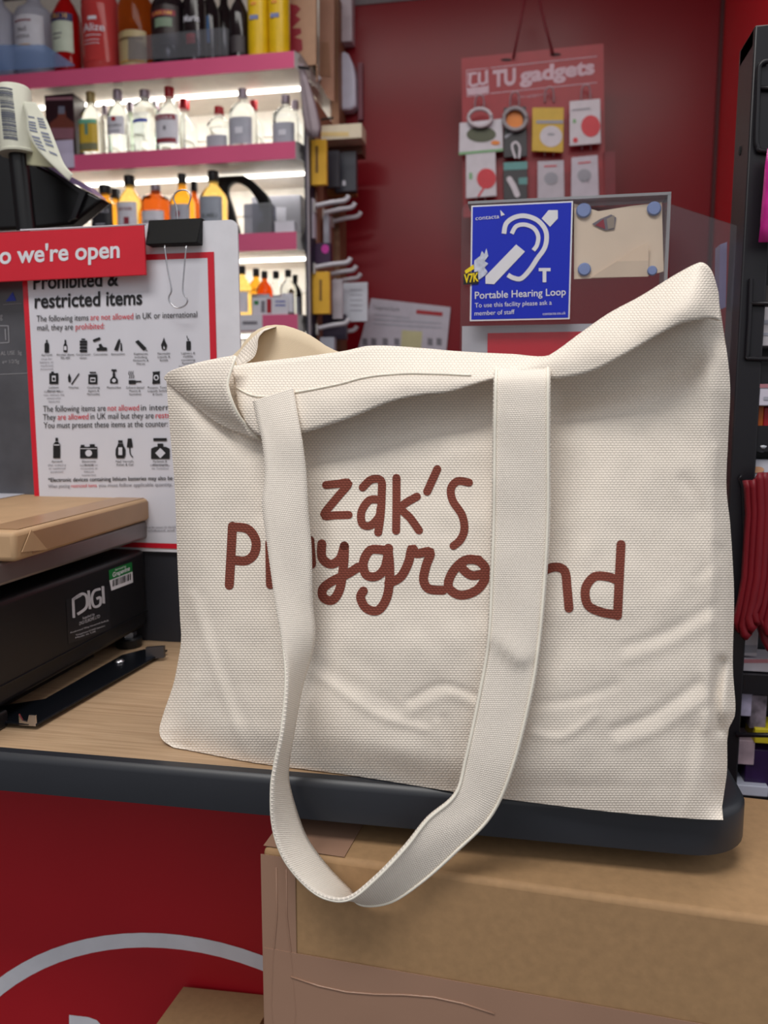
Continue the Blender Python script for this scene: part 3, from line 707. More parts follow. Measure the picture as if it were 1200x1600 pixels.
B(138, 585, 152, 600); B(140, 581, 150, 583); B(141, 590, 149, 597, 1, 0.001); B(142, 592, 148, 595, 0, 0.0014)
mb.poly(Pt, [(172, 599), (184, 599), (184, 593), (180, 588), (180, 583), (176, 583), (176, 588), (172, 593)]); B(174, 577, 182, 580); B(176.5, 579, 179, 584); mb.disc(Pt, 178, 594.5, 3, 3, 1, 0.001)
for k in range(3): mb.stroke(Pt, [(202+3*k, 580), (201+3*k, 584), (203+3*k, 587), (202+3*k, 591)], 1)
B(201, 594, 212, 600); mb.stroke(Pt, [(212, 596), (220, 596)], 2)
mb.poly(Pt, [(238, 581), (250, 580), (249, 584), (250, 599), (238, 600), (239, 584)]); mb.disc(Pt, 244, 590, 4, 4.4, 1, 0.001); mb.disc(Pt, 244, 590, 2.2, 2.6, 0, 0.0014)
can(88.5, 716, 11, 32); B(84, 694.5, 93, 696, 1, 0.001)
B(125, 698, 152, 716); B(126, 695, 132, 698); B(140, 694, 148, 698); mb.disc(Pt, 138.5, 708, 5.2, 5.2, 1, 0.001); B(125.5, 700.5, 151.5, 701.5, 1, 0.001)
mb.poly(Pt, [(182, 716), (194, 716), (196, 711), (196, 702), (192.5, 695), (192.5, 693), (184, 693), (184, 695), (180.5, 702), (180.5, 711)]); B(185, 699, 191, 711, 1, 0.001); B(184.5, 688, 191.5, 692)
mb.poly(Pt, [(198, 699), (207.5, 699), (205.5, 685), (199.5, 685)]); mb.stroke(Pt, [(202.5, 699), (203.5, 709), (207, 714)], 1.8)
mb.poly(Pt, [(236, 717), (265, 717), (265, 701), (259, 698), (255, 698), (255, 693), (246, 693), (246, 698), (242, 698), (236, 701)]); mb.poly(Pt, [(242.5, 708), (250.5, 700), (258.5, 708), (250.5, 716)], 1, 0.001); B(239.5, 684.5, 260.5, 689)
mb.build('icons', [INK, PAPER], po_)

YK = YQ-0.016
Pk = PY(YK)
sign = thing('open_sign', 'red acrylic sign strip with white lettering fixed across the notice top', 'sign', (Pk(110, 395).x, YK, Pk(110, 395).z))
cs = [Pk(-120, 368), Pk(-120, 446), Pk(228, 429.5), Pk(224, 350)]
mb = MB(); mb.slab([(v.x, YK, v.z) for v in cs], (0, 0.003, 0)); mb.build('panel', SIGNRED, sign, bevel=0.0006)
mb = MB(); mb.slab([cs[0], cs[3], cs[3]+Vector((0, 0.006, 0.0012)), cs[0]+Vector((0, 0.006, 0.0012))], (0, 0, -0.0012)); mb.build('edge', ACRYLEDGE, sign)
mb = MB(); mb.text(Pk, "o we're open", -1, 412, 187, 402, 26, bold=0.022); mb.build('lettering', WHITE, sign)

clip = thing('binder_clip', 'black binder clip with wire handles gripping the notice board top', 'clip', (Pq(275, 365).x, YQ, Pq(275, 365).z))
mb = MB(); c4 = [Pq(234, 345), Pq(317, 343), Pq(313, 383), Pq(237, 387)]
zt = c4[0].z; zb = c4[3].z; xa, xb = c4[0].x, c4[1].x
mb.slab([(0, YQ-0.014, zb), (0, YQ+0.017, zb), (0, YQ+0.006, zt), (0, YQ-0.003, zt)], (1, 0, 0)); vs = mb.v
mb.v = [((xa+0.001 if v[2] < zt-0.005 else xa) if v[0] < 0.5 else (xb-0.001 if v[2] < zt-0.005 else xb), v[1], v[2]) for v in vs]
mb.build('spring_body', mat('clip_black', (8, 8, 9), 0.55, spec=0.2), clip, bevel=0.0012)
PW = PY(YQ-0.0155)
w1 = catmull([(257, 384), (262, 420), (268, 452), (264, 464), (266, 473), (276, 481), (288, 478), (293, 469), (286, 455), (288, 420), (291, 384)], 5)
mb = MB(); mb.tube([PW(*p) for p in w1], 0.0008, 8); mb.build('wire_handle', STEEL, clip, smooth=True)
PW2 = PY(YQ+0.008)
w2 = catmull([(278, 350), (276, 325), (271, 310), (275, 301), (284, 297), (294, 299), (298, 308), (294, 325), (294, 350)], 5)
mb = MB(); mb.tube([PW2(*p) for p in w2], 0.0008, 8); mb.build('wire_handle', STEEL, clip, smooth=True)

# dark scale display behind the poster, at the left frame edge
YD = YQ+0.012
Pd = PY(YD)
disp_ = thing('scale_display', 'dark scale display panel with faint lettering at the left of the notice', 'display', (Pd(0, 780).x-0.08, YD, ZC))
DG = mat('display_glass', (80, 80, 86), 0.22, var=0.25, scale=18)
xa, xb = Pd(-180, 600).x, Pd(62, 600).x
za, zb = ZC, Pd(0, 436).z
mb = MB(); mb.box((xa, YD, za), (xb, YD+0.012, zb)); mb.build('panel', DG, disp_, bevel=0.001)
mb = MB(); FG = mat('faint_white_ink', (150, 150, 156), 0.5)
mb.text(Pd, 'AL USE', 1, 555, 23, 554, 6); mb.text(Pd, '5g', 28, 554, 34, 553.5, 6); mb.text(Pd, 'e= 1/2/5g', 4, 568, 30, 567, 5.5); mb.text(Pd, 'g', 0, 498, 4, 498, 9)
for a, b in (((0, 509), (13, 509)), ((13, 509), (14, 535)), ((14, 535), (0, 536)), ((8, 514), (9, 531))): mb.stroke(Pd, [a, b], 1.4, smooth=False)
mb.stroke(Pd, [(0, 585), (45, 583)], 0.8, smooth=False); mb.stroke(Pd, [(5, 476), (34, 474)], 0.7, smooth=False)
mb.build('lettering', FG, disp_)
mb = MB(); mb.poly(Pd, [(9, 471), (25, 470), (20, 456)]); mb.build('mark', mat('mark_blue', (40, 60, 170), 0.4), disp_)

# ================================================================== till pole with label roll and black screen, upper left
YT = 1.0
Pm = PY(YT)
mon = thing('till_screen', 'black tilted till screen seen from behind at the left frame edge', 'screen', Pm(0, 352))
mb = MB(); mb.slab([Pm(-150, 215), Pm(20, 232), Pm(46, 252), Pm(160, 311), Pm(112, 350), Pm(60, 356), Pm(-150, 366)], (0, 0.025, 0)); mb.build('screen_back', mat('screen_black', (13, 12, 15), 0.35), mon, bevel=0.004)
mb = MB(); mb.slab([Pm(46, 252, 0.002), Pm(150, 305, 0.002), Pm(130, 286, 0.002), Pm(84, 262, 0.002)], (0, 0.03, 0)); mb.build('top_edge', mat('purple_reflection', (132, 112, 150), 0.2), mon)  # reflection along the screen top, put in as a purple-grey slab
mb = MB(); mb.slab([Pm(60, 256, 0.006), Pm(66, 256, 0.006), Pm(134, 300, 0.006), Pm(118, 340, 0.006), Pm(106, 346, 0.006), Pm(112, 336, 0.006), Pm(124, 302, 0.006)], (0, 0.006, 0)); mb.build('rim', mat('rim_black', (24, 22, 27), 0.3), mon)
YT2 = 0.95; P2 = PY(YT2)
hold = thing('label_roll_holder', 'black upright post carrying a paper barcode label roll, upper left', 'holder', P2(30, 362))
top = P2(20, 138); bot = P2(29, 242)
ax_ = (top-bot); rad = (P2(48, 190)-P2(0, 190)).length/2
def along(mb, a, b, prof, n=24, mi=0):
    a, b = Vector(a), Vector(b); d = b-a; L0 = d.length; q = Vector((0, 0, 1)).rotation_difference(d.normalized()); o = len(mb.v)
    mb.lathe((0, 0, 0), [(r, h*L0) for r, h in prof], n, mi)
    mb.v[o:] = [tuple(a + q @ Vector(v)) for v in mb.v[o:]]
mb = MB(); a_ = P2(42, 365); along(mb, a_, bot.lerp(a_, -0.02), [(0.012, 0), (0.012, 1)], 16); mb.build('post', mat('post_black', (15, 14, 17), 0.3), hold, autosm=True)
CREAM = mat('cream_paper', (214, 214, 198), 0.5)
mb = MB(); along(mb, bot, top, [(rad*0.6, 0), (rad*1.06, 0), (rad*1.08, 0.03), (rad, 0.05), (rad, 0.96), (rad*0.92, 1), (rad*0.3, 1)], 28); roll = mb.build('label_roll', CREAM, hold, autosm=True)
def PR(x, y, o=0.0):                                  # on the roll's cylinder
    d = ray(x, y); p = CAM + d*(YT2/d.y); A = bot; ad = ax_.normalized()
    c = A + ad*((p-A).dot(ad)); off = p-c; off.y = 0; s_ = min(0.98, off.length/rad)
    return Vector((p.x, YT2 - rad*math.sqrt(1-s_*s_) - o, p.z))
mb = MB(); y_ = 148.0
while y_ < 228:
    h_ = random.choice((0.9, 1.5, 2.4)); dx = (y_-148)*0.10
    mb.stroke(PR, [(15+dx, y_), (22+dx, y_), (28+dx, y_+0.3), (34+dx, y_+1)], h_, 0, 0.0006, True, False); y_ += h_+random.choice((0.8, 1.2, 1.8))
mb.text(PR, '0123456789', 10, 214, 10.5, 160, 1, 0, 0.0006) if False else None
mb.build('barcode', mat('barcode_grey', (92, 96, 110), 0.5), roll)
mb = MB(); rows = []
cl = [(34, 158, 56, 160, 0.0), (40, 180, 72, 186, 0.012), (42, 205, 84, 215, 0.024), (62, 238, 100, 255, 0.035), (108, 283, 114, 272, 0.042)]
rows = [[P2(a+(c-a)*t/5, b+(d-b)*t/5, o+0.01) for t in range(6)] for a, b, c, d, o in catmull(cl, 6)]
mb.grid(rows); ll = mb.build('loose_label', CREAM, hold, smooth=True, solid=0.0004)
mb = MB(); LR = rows
for k in range(6, 17):
    for t0, t1 in ((0.12, 0.42), (0.55, 0.85)):
        if (k*7+int(t0*10)) % 5 == 0: continue
        q = [r[0].lerp(r[5], t) for r, t in ((LR[k], t0), (LR[k], t1))]; q2 = [LR[k].copy() if False else (LR[k][0].lerp(LR[k+1][0], 0.55)).lerp(LR[k][5].lerp(LR[k+1][5], 0.55), t) for t in (t1, t0)]
        mb.add([p+(CAM-p).normalized()*0.0012 for p in q+q2], [(0, 1, 2, 3)])
mb.build('barcode', mat('barcode_blue_grey', (120, 126, 146), 0.5), ll)
mb = MB(); rows = [[P2(a+(c-a)*t/5, b+(d-b)*t/5, 0.004) for t in range(6)] for a, b, c, d in catmull([(38, 160, 56, 162), (40, 200, 78, 210), (40, 230, 88, 250), (42, 258, 84, 262)], 6)]
mb.grid(rows); mb.build('backing_paper', mat('khaki_backing', (182, 180, 150), 0.5), hold, smooth=True, solid=0.0004)

# ================================================================== hearing loop sign holder
YH = YB - 0.01
Ph = PY(YH)
hl = thing('sign_holder', 'clear acrylic holder with blue hearing loop sign behind the tote bag', 'sign holder', (Ph(880, 560).x, YH, ZC+0.1))
x0, x1, z1 = Ph(720, 420).x, Ph(1041, 400).x, Ph(880, 311).z; z0 = ZC+0.1
rc = 0.006
mb = MB(); mb.slab([(x0, YH, z0), (x1, YH, z0), (x1, YH, z1)] + [(x0+rc-rc*math.sin(R(a)), YH, z1-rc+rc*math.cos(R(a))) for a in range(0, 91, 18)], (0, 0.003, 0)); mb.build('front_sheet', ACRYL, hl)
mb = MB(); mb.box((x1-0.001, YH, z0), (x1+0.002, YH+0.028, z1)); mb.build('side_sheet', ACRYLEDGE, hl); 
mb = MB(); mb.box((x0+rc, YH, z1-0.0005), (x1+0.002, YH+0.028, z1+0.002)); mb.build('top_edge', ACRYLEDGE, hl)
Pg = PY(YH-0.001)
mb = MB(); a, b, c, d = Pg(735.5, 321), Pg(894.5, 314.5), Pg(891, 497), Pg(735, 503.5)
xl, xr_, zt, zb = (a.x+d.x)/2, (b.x+c.x)/2, (a.z+b.z)/2, (c.z+d.z)/2
mb.box((xl, YH-0.0012, zb), (xr_, YH-0.0004, zt)); hs = mb.build('hearing_loop_sign', WHITE, hl)
mb = MB(); e = 0.0014; mb.box((xl+e, YH-0.0015, zb+e), (xr_-e, YH-0.0011, zt-e)); mb.build('blue_field', BLUE, hs)
mb = MB(); P3 = PY(YH-0.0017)
def hx(x, y): return (680+x/2.609, 280+y/2.609)
def HS(p, w_, caps=False, sm=True): mb.stroke(P3, [hx(*q) for q in p], w_/2.609, 0, 0.0004, sm, caps)
mb.poly(P3, [hx(*q) for q in ((205, 426), (205, 395), (330, 266), (366, 295), (240, 428))], 0, 0.0004)
mb.poly(P3, [hx(*q) for q in ((434, 160), (462, 126), (500, 126), (500, 160), (468, 194))], 0, 0.0004)
HS([(280, 222), (290, 180), (325, 155), (370, 150), (420, 170), (452, 215), (448, 275), (415, 325), (385, 370), (350, 405), (318, 402), (296, 390)], 19)
HS([(312, 222), (330, 192), (365, 185), (402, 200), (420, 232), (415, 268), (400, 290)], 17)
mb.poly(P3, [hx(*q) for q in ((422, 362), (470, 362), (470, 375), (453, 375), (453, 420), (438, 420), (438, 375), (422, 375))], 0, 0.0004)
mb.text(P3, 'contacta', 743, 344, 780, 341, 6.5, 0, 0.0004); mb.poly(P3, [hx(*q) for q in ((265, 125), (284, 145), (268, 150))], 0, 0.0004)
mb.text(P3, 'Portable Hearing Loop', 742, 467, 884, 461, 11, 0, 0.0004, 0.008)
mb.text(P3, 'To use this facility please ask a', 742, 480.5, 862, 476, 7, 0, 0.0004); mb.text(P3, 'member of staff', 741.5, 493, 804, 490.5, 7, 0, 0.0004); mb.text(P3, 'contacta.co.uk', 848, 492.5, 884, 491, 4.4, 0, 0.0004)
mb.build('pictogram', WHITE, hs)
mb = MB(); mb.poly(P3, [(741, 440), (741, 407), (750, 400), (753, 392), (757, 397), (760, 388), (763, 400), (757, 408), (763, 412), (757, 418), (762, 425), (758, 430), (750, 436)], 0, 0.0007); mb.build('torn_patch', mat('scuffed_white', (196, 202, 222), 0.6, var=0.2, scale=300), hs)
mb = MB(); mb.slab([P3(724, 428, 0.001), P3(747, 424, 0.001), P3(747.5, 443, 0.001), P3(724, 445, 0.001)], (0, 0.0004, 0), 0); mb.poly(P3, [(726, 423), (740, 413), (741, 420), (728, 428)], 1, 0.0012)
mb.text(P3, 'V7K', 725, 442, 748, 439, 13, 1, 0.0016, 0.03); mb.build('sticker', [INK, mat('sticker_yellow', (240, 210, 20), 0.4)], hl)
PAP = mat('beige_paper', (238, 214, 190), 0.6, var=0.04)
YPp = YH+0.006; P4 = PY(YPp)
mb = MB(); mb.slab([P4(897, 436), P4(897, 318), P4(935, 330), P4(985, 322), P4(1034, 316), P4(1037, 424), P4(1008, 432)], (0, 0.0006, 0)); pp_ = mb.build('beige_note', PAP, hl)
mb = MB(); mb.slab([P4(922, 434, 0.001), P4(1013, 378, 0.0055), P4(1013, 432, 0.001)], (0, 0.0004, 0)); mb.build('fold', PAP, pp_)
mb = MB(); 
for x, y, rx, ry in ((912, 329, 12, 11), (1022, 326, 11.5, 12), (913, 421, 10.5, 8), (1019, 423, 8, 8)): mb.lathe(P4(x, y, 0.002), [((P4(x+rx, y)-P4(x, y)).length, 0.0), ((P4(x+rx*0.8, y)-P4(x, y)).length, -0.0015)], 16, 0, ax='y')
mb.build('blue_tack', mat('tack_blue', (128, 144, 190), 0.6), pp_)
mb = MB(); mb.poly(P4, [(925, 350), (938, 342), (955, 335), (963, 340), (960, 358), (946, 360), (932, 354)], 0, 0.0012); mb.poly(P4, [(930, 352), (943, 342), (946, 358)], 1, 0.0016); mb.poly(P4, [(948, 342), (960, 336), (960, 356), (950, 358)], 2, 0.0016)
mb.build('torn_hole', [mat('torn_grey', (120, 110, 120), 0.6), mat('torn_red', (150, 30, 50), 0.5), mat('torn_beige', (160, 144, 130), 0.6)], pp_)
YR = YB + 0.004; P5 = PY(YR)
nb = thing('notice_board', 'pale notice with red header standing below the hearing loop sign', 'notice', (P5(860, 560).x, YR, ZC+0.1))
mb = MB(); a, b = P5(722, 514), P5(1010, 498); mb.box((a.x, YR, ZC+0.1), (b.x, YR+0.002, P5(860, 507).z)); mb.build('board', mat('grey_board', (186, 184, 192), 0.4), nb)
mb = MB(); a, b = P5(762, 522), P5(1000, 522); mb.box((a.x, YR-0.001, ZC+0.11), (b.x, YR-0.0002, P5(860, 519).z)); mb.build('red_header', SIGNRED, nb)
# clear side screen to the right
YV = YH+0.05; P6 = PY(YV)
mb = MB(); mb.slab([P6(1046, 318), P6(1180, 362), P6(1180, 620), P6(1046, 620)], (0, 0.003, 0)); tag(mb.build('counter_screen', ACRYL2), 'clear sloping acrylic screen between the sign holder and black rack', 'screen')
mb = MB(); a = PY(YV+0.02); mb.slab([a(1125, 382), a(1136, 378), a(1134, 480), a(1123, 484)], (0, 0.02, 0)); tag(mb.build('price_card', mat('lilac_card', (170, 166, 200), 0.4)), 'narrow pale lilac card upright behind the clear screen by the rack', 'card')

# ================================================================== bottle shelving unit
PSH = PY(YS)
shelf = thing('shelving_unit', 'lit white shelving unit with red shelf strips holding spirits bottles', 'shelving', (-1.3, YS+0.18, 0))
XU = PSH(478, 300).x; XL = -1.95; DEP = 0.32
SH = []
for y0, y1 in ((80, 106), (221, 248), (362, 390), (491, 517)):
    SH.append((PSH(462, y0).z, PSH(462, y1).z))
xe = PSH(461, 100).x
for k, (zt, zb) in enumerate(SH):
    mb = MB(); mb.box((XL, YS+0.004, zb+0.004), (xe-0.001, YS+DEP, zt-0.008)); s_ = mb.build('shelf', SHELFM, shelf)
    mb = MB(); mb.box((XL, YS-0.003, zb), (xe, YS+0.003, zt)); mb.build('price_strip', STRIP, s_)
    mb = MB(); mb.slab([(xe, YS-0.004, zb), (xe, YS-0.004, zt), (xe+0.012, YS+0.02, zt), (XU-0.006, YS+0.2, zt-0.01), (XU-0.006, YS+0.2, zb+0.01), (xe+0.012, YS+0.02, zb)], (-0.0012, 0, 0)); mb.build('bracket', GREYMETAL, s_)
    mb = MB(); mb.box((XL+0.05, YS+0.145, zb-0.003), (XU-0.03, YS+0.157, zb+0.0035)); mb.build('light_strip', LED, s_)
    l = area('shelf_lamp', ((XL+XU)/2, YS+0.151, zb-0.006), XU-XL-0.1, 0.02, 1.7, (1, 0.97, 0.92), ((XL+XU)/2, YS+0.25, zb-0.25))
mb = MB(); mb.box((XL, YS+DEP, 0.2), (XU, YS+DEP+0.015, 2.62)); mb.build('back_panel', mat('shelf_back_white', (244, 238, 228), 0.4), shelf)
mb = MB()
for k, (zt, zb) in enumerate(SH): 
    for q in (0.075, 0.15): mb.box((XL, YS+DEP-0.006, zb-q-0.006), (XU, YS+DEP-0.0005, zb-q+0.006))
mb.build('back_rail', mat('rail_white', (240, 236, 230), 0.3), shelf)
mb = MB(); a_ = PSH(478, 300).x; mb.box((a_-0.004, YS+0.0, 0.0), (a_+0.010, YS+DEP+0.015, 2.1)); mb.build('side_panel', mat('dark_side_panel', (40, 34, 52), 0.4), shelf)
mb = MB(); mb.box((a_+0.0102, YS+0.07, 0), (a_+0.016, YW-0.12, 2.12)); mb.build('side_board', mat('brown_board', (150, 104, 84), 0.6), shelf)
mb = MB(); mb.box((a_+0.004, YS-0.004, 0), (a_+0.011, YS+0.001, 2.1)); mb.build('upright', mat('grey_upright', (150, 142, 150), 0.35), shelf)

GL_CLEAR = mat('clear_glass', (238, 244, 244), 0.04, trans=1.0, ior=1.25, var=0.01)
GL_GREEN = mat('pale_green_glass', (205, 228, 214), 0.05, trans=1.0, ior=1.25, var=0.01)
GL_AMBER = mat('whisky_glass', (250, 176, 52), 0.05, trans=1.0, ior=1.2, var=0.02)
GL_PALE = mat('pale_whisky_glass', (250, 214, 120), 0.05, trans=1.0, ior=1.2, var=0.02)
GL_DARKAMBER = mat('dark_amber_glass', (196, 92, 30), 0.05, trans=1.0, ior=1.2, var=0.02)
GL_RED = mat('red_spirit_glass', (206, 24, 24), 0.06, trans=0.6, ior=1.25, var=0.02)
GL_PINK = mat('pink_spirit_glass', (214, 78, 78), 0.1, trans=0.4, ior=1.25, var=0.02)
GL_DARK = mat('dark_bottle_glass', (30, 22, 26), 0.12, var=0.1)
GL_FROST = mat('frosted_glass', (206, 208, 226), 0.35, trans=0.5, ior=1.2, var=0.02)
LWHITE = mat('label_white', (214, 214, 226), 0.5); LGREY = mat('label_grey', (168, 170, 184), 0.5)
CAPRED = mat('cap_red', (168, 20, 34), 0.3); CAPBLK = mat('cap_black', (30, 28, 32), 0.35); CAPSIL = mat('cap_silver', (150, 138, 150), 0.35, 0.5); CAPGOLD = mat('cap_gold', (150, 134, 90), 0.35, 0.5)
INKBLUE = mat('ink_blue', (52, 70, 170), 0.5); INKMAROON = mat('ink_maroon', (140, 44, 60), 0.5); GOLD = mat('gold_ink', (212, 160, 60), 0.4)
PROF = {
 'round': ([(0.96, 0), (1, 0.02), (1, 0.56), (0.93, 0.62), (0.6, 0.71), (0.36, 0.76), (0.33, 0.80), (0.32, 0.86)], 0.85),
 'flat':  ([(0.96, 0), (1, 0.02), (1, 0.60), (0.9, 0.66), (0.62, 0.74), (0.36, 0.79), (0.33, 0.82), (0.32, 0.86)], 0.85),
 'short': ([(0.96, 0), (1, 0.02), (1, 0.72), (0.9, 0.78), (0.55, 0.83), (0.36, 0.86), (0.36, 0.9)], 0.89),
 'straight': ([(0.96, 0), (1, 0.02), (1, 0.66), (0.86, 0.71), (0.45, 0.77), (0.30, 0.82), (0.28, 0.88)], 0.87)}
def bottle(label, cxp, wpx, topy, zs, glass, capm, kind='round', dy=0.0, lab=None, labm=None, band=(0.12, 0.46), sq=0.0, txt=(), capw=0.4, group=None, height=None, name='bottle'):
    Y = YS+0.012+dy
    rp = (PY(Y)(cxp+wpx/2, 200)-PY(Y)(cxp-wpx/2, 200)).length/2
    Yc = Y+rp; c = PY(Yc)(cxp, topy); H = height or (c.z - zs)
    if not height: H = min(H, min([q[1] for q in SH if q[1] > zs+0.05] or [9]) - 0.006 - zs)
    c = Vector((PY(Yc)(cxp, max(topy, 20)).x, Yc, zs+0.0006))
    t = thing(name, label, 'bottle', c, group)
    pr, ch = PROF[kind]
    mb = MB(); mb.lathe(c, [(r*rp, h*H) for r, h in pr], 28, 0, sq); mb.build('glass', glass, t, autosm=True)
    mb = MB(); mb.lathe(c, [(capw*rp, ch*H), (capw*rp*1.02, ch*H+0.001), (capw*rp, 0.995*H), (capw*rp*0.85, H)], 20); mb.build('cap', capm, t, autosm=True)
    def onb(u, v):                                      # u in -1..1 across, v 0..1 of height, on the front skin
        a = u*0.95
        if sq: 
            ca, sa = math.cos(-math.pi/2+a), math.sin(-math.pi/2+a); k = 1/((abs(ca)**(2+sq)+abs(sa)**(2+sq))**(1/(2+sq)))
        else: ca, sa, k = math.cos(-math.pi/2+a), math.sin(-math.pi/2+a), 1
        q = rp*k*1.012+0.0003
        return Vector((c.x+ca*q, c.y+sa*q, c.z+v*H))
    if labm:
        mb = MB(); mb.grid([[onb(-1+2*i/12, band[0]+(band[1]-band[0])*j/2) for i in range(13)] for j in range(3)]); lo = mb.build('label', labm[0], t, smooth=True)
        if txt:
            mb = MB(); ms = []
            for (s_, u0, u1, v, h, m2) in txt:
                if m2 not in ms: ms.append(m2)
                def PT(x, y, o=0.0):
                    p = onb(x, y); d = Vector((p.x-c.x, p.y-c.y, 0)).normalized(); return p + d*0.0012
                if isinstance(s_, str): mb.text(PT, s_, u0, v, u1, v, -h, ms.index(m2), 0, 0.01)
                else: mb.grid([[PT(u0+(u1-u0)*i/10, v+h*j) for i in range(11)] for j in (0, 1)], ms.index(m2))
            mb.build('label_print', ms, lo)
    return t
G1 = 'spirits on the top shelf'; G2 = 'spirits on the second shelf'; G3 = 'spirits on the third shelf'; G4 = 'miniatures on the lowest shelf'
z1, z2, z3, z4 = SH[0][0]-0.008, SH[1][0]-0.008, SH[2][0]-0.008, SH[3][0]-0.008
b = bottle
FR = GL_FROST
b('clear vodka bottle with blue lettering cut by the left frame edge', -2, 44, -60, z1, FR, CAPSIL, 'straight', 0.03, 1, [FR], (0.1, 0.5), txt=(('UT', -0.1, 0.6, 0.36, 0.05, INKBLUE), ('VODKA', -0.9, 0.55, 0.29, 0.05, INKBLUE)), group=G1, height=0.34)
b('frosted vodka bottle with white shield label on the top shelf', 54, 56, -60, z1, FR, CAPSIL, 'straight', 0.04, 1, [LWHITE], (0.30, 0.62), txt=(('No5', -0.35, 0.15, 0.47, 0.04, GREYINK), ('VODKA', -0.5, 0.3, 0.41, 0.03, GREYINK), (0, -0.6, 0.4, 0.56, 0.012, INKMAROON), (0, -0.5, 0.3, 0.345, 0.008, GOLD)), group=G1, height=0.34)
b('red aperitif bottle with navy and cream label, top shelf', 103, 40, -60, z1, GL_RED, CAPBLK, 'round', 0.02, 1, [mat('label_cream_green', (196, 206, 190), 0.5)], (0.24, 0.58), txt=((0, -1, 1, 0.52, 0.07, mat('navy_ink', (36, 36, 92), 0.5)), ('EROL', -0.8, 0.8, 0.54, 0.045, GOLD), (0, -0.6, 0.2, 0.4, 0.01, GREYINK), (0, -0.6, 0.1, 0.36, 0.01, GREYINK)), group=G1, height=0.33)
b('pink red liqueur bottle with pale script lettering, top shelf', 157, 53, -60, z1, GL_PINK, CAPRED, 'straight', 0.0, 1, [GL_PINK], (0.1, 0.6), txt=(('Alize', -0.55, 0.7, 0.36, 0.065, LWHITE), (0, -0.2, 0.3, 0.455, 0.03, LWHITE), (0, -0.4, 0.5, 0.32, 0.006, LWHITE), (0, -0.5, 0.4, 0.28, 0.005, LWHITE), (0, -0.5, 0.4, 0.25, 0.005, LWHITE)), group=G1, height=0.34)
b('amber bottle with tan and gold label on the top shelf', 213, 52, -60, z1, GL_DARKAMBER, CAPGOLD, 'round', 0.0, 1, [mat('label_tan', (176, 158, 118), 0.45)], (0.04, 0.34), txt=((0, -0.8, 0.8, 0.26, 0.02, mat('label_brown', (110, 88, 60), 0.5)), (0, -0.8, 0.8, 0.07, 0.01, GOLD)), group=G1, height=0.34)
b('dark cream liqueur bottle with pictured oval label, top shelf', 264, 52, -60, z1, GL_DARK, CAPBLK, 'round', 0.0, 1, [mat('label_dark_brown', (42, 28, 30), 0.4)], (0.2, 0.56), txt=((0, -0.45, 0.6, 0.36, 0.08, mat('label_meadow', (120, 140, 120), 0.5)), (0, -0.8, 0.8, 0.46, 0.05, INKMAROON), ('CREAM', -0.6, 0.6, 0.47, 0.03, GOLD)), group=G1, height=0.32)
b('black coffee liqueur bottle with white script and red mark', 304, 34, -60, z1, GL_DARK, CAPBLK, 'round', 0.01, 1, [GL_DARK], (0.1, 0.6), txt=(('Maria', -0.7, 0.8, 0.40, 0.06, LWHITE), (0, -0.4, 0.4, 0.2, 0.09, CAPRED)), group=G1, height=0.32)
b('black bottle with blue foil flash, third from the yellow tubes', 328, 30, -60, z1, GL_DARK, CAPBLK, 'round', 0.085, 1, [GL_DARK], (0.25, 0.55), txt=((0, -0.5, 0.3, 0.3, 0.25, mat('foil_blue', (70, 120, 180), 0.3)),), group=G1, height=0.32)
b('plain dark bottle standing behind the blue flash bottle', 350, 34, -60, z1, GL_DARK, CAPBLK, 'round', 0.16, group=G1, height=0.34)
b('narrow black bottle beside the yellow tubes on top shelf', 373, 28, -60, z1, GL_DARK, CAPBLK, 'round', 0.0, 1, [mat('label_charcoal', (60, 54, 58), 0.5)], (0.1, 0.3), group=G1, height=0.24)
YTUBE = mat('yellow_tube', (226, 186, 24), 0.3, var=0.08)
for x_, s_ in ((404, 'left'), (436, 'right')):
    Yc = YS+0.04; c = PY(Yc)(x_, 40); c = Vector((c.x, Yc, z1+0.0006)); rr_ = (PY(Yc)(x_+16, 40)-PY(Yc)(x_, 40)).length
    t = thing('bottle_tube', 'yellow gift tube on the top shelf, %s one of the pair' % s_, 'gift tube', c, 'yellow gift tubes')
    mb = MB(); mb.lathe(c, [(rr_*0.97, 0.004), (rr_, 0.008), (rr_, 0.3)], 24); mb.build('tube', YTUBE, t, autosm=True)
    mb = MB(); mb.lathe(c, [(rr_*1.02, 0.0), (rr_*1.02, 0.009)], 24); mb.build('base_rim', mat('tube_rim', (150, 60, 50), 0.4), t, autosm=True)
    mb = MB(); mb.box((c.x-0.016, c.y-rr_-0.0012, c.z+0.11), (c.x+0.010, c.y-rr_*0.85, c.z+0.122)); mb.box((c.x-0.012, c.y-rr_-0.0012, c.z+0.15), (c.x+0.004, c.y-rr_*0.85, c.z+0.158), 1); mb.build('print', [mat('tube_blue', (110, 120, 170), 0.5), mat('tube_orange', (220, 140, 40), 0.5)], t)
PF = PY(YS+0.006)
mb = MB(); mb.slab([PF(-60, 114), PF(-60, 70), PF(70, 70), PF(116, 101), PF(116, 103)], (0, 0.002, 0)); tag(mb.build('shelf_riser', BLUEFILM), 'blue tinted clear shelf riser in front of the vodka bottles', 'shelf riser')
mb = MB(); mb.slab([PF(200, 94), PF(200, 58), PF(352, 42), PF(357, 46), PF(357, 86)], (0, 0.002, 0)); tag(mb.build('shelf_riser', clear('smoky_riser', (226, 226, 234), 0.10)), 'smoky clear shelf riser in front of the dark liqueur bottles', 'shelf riser')
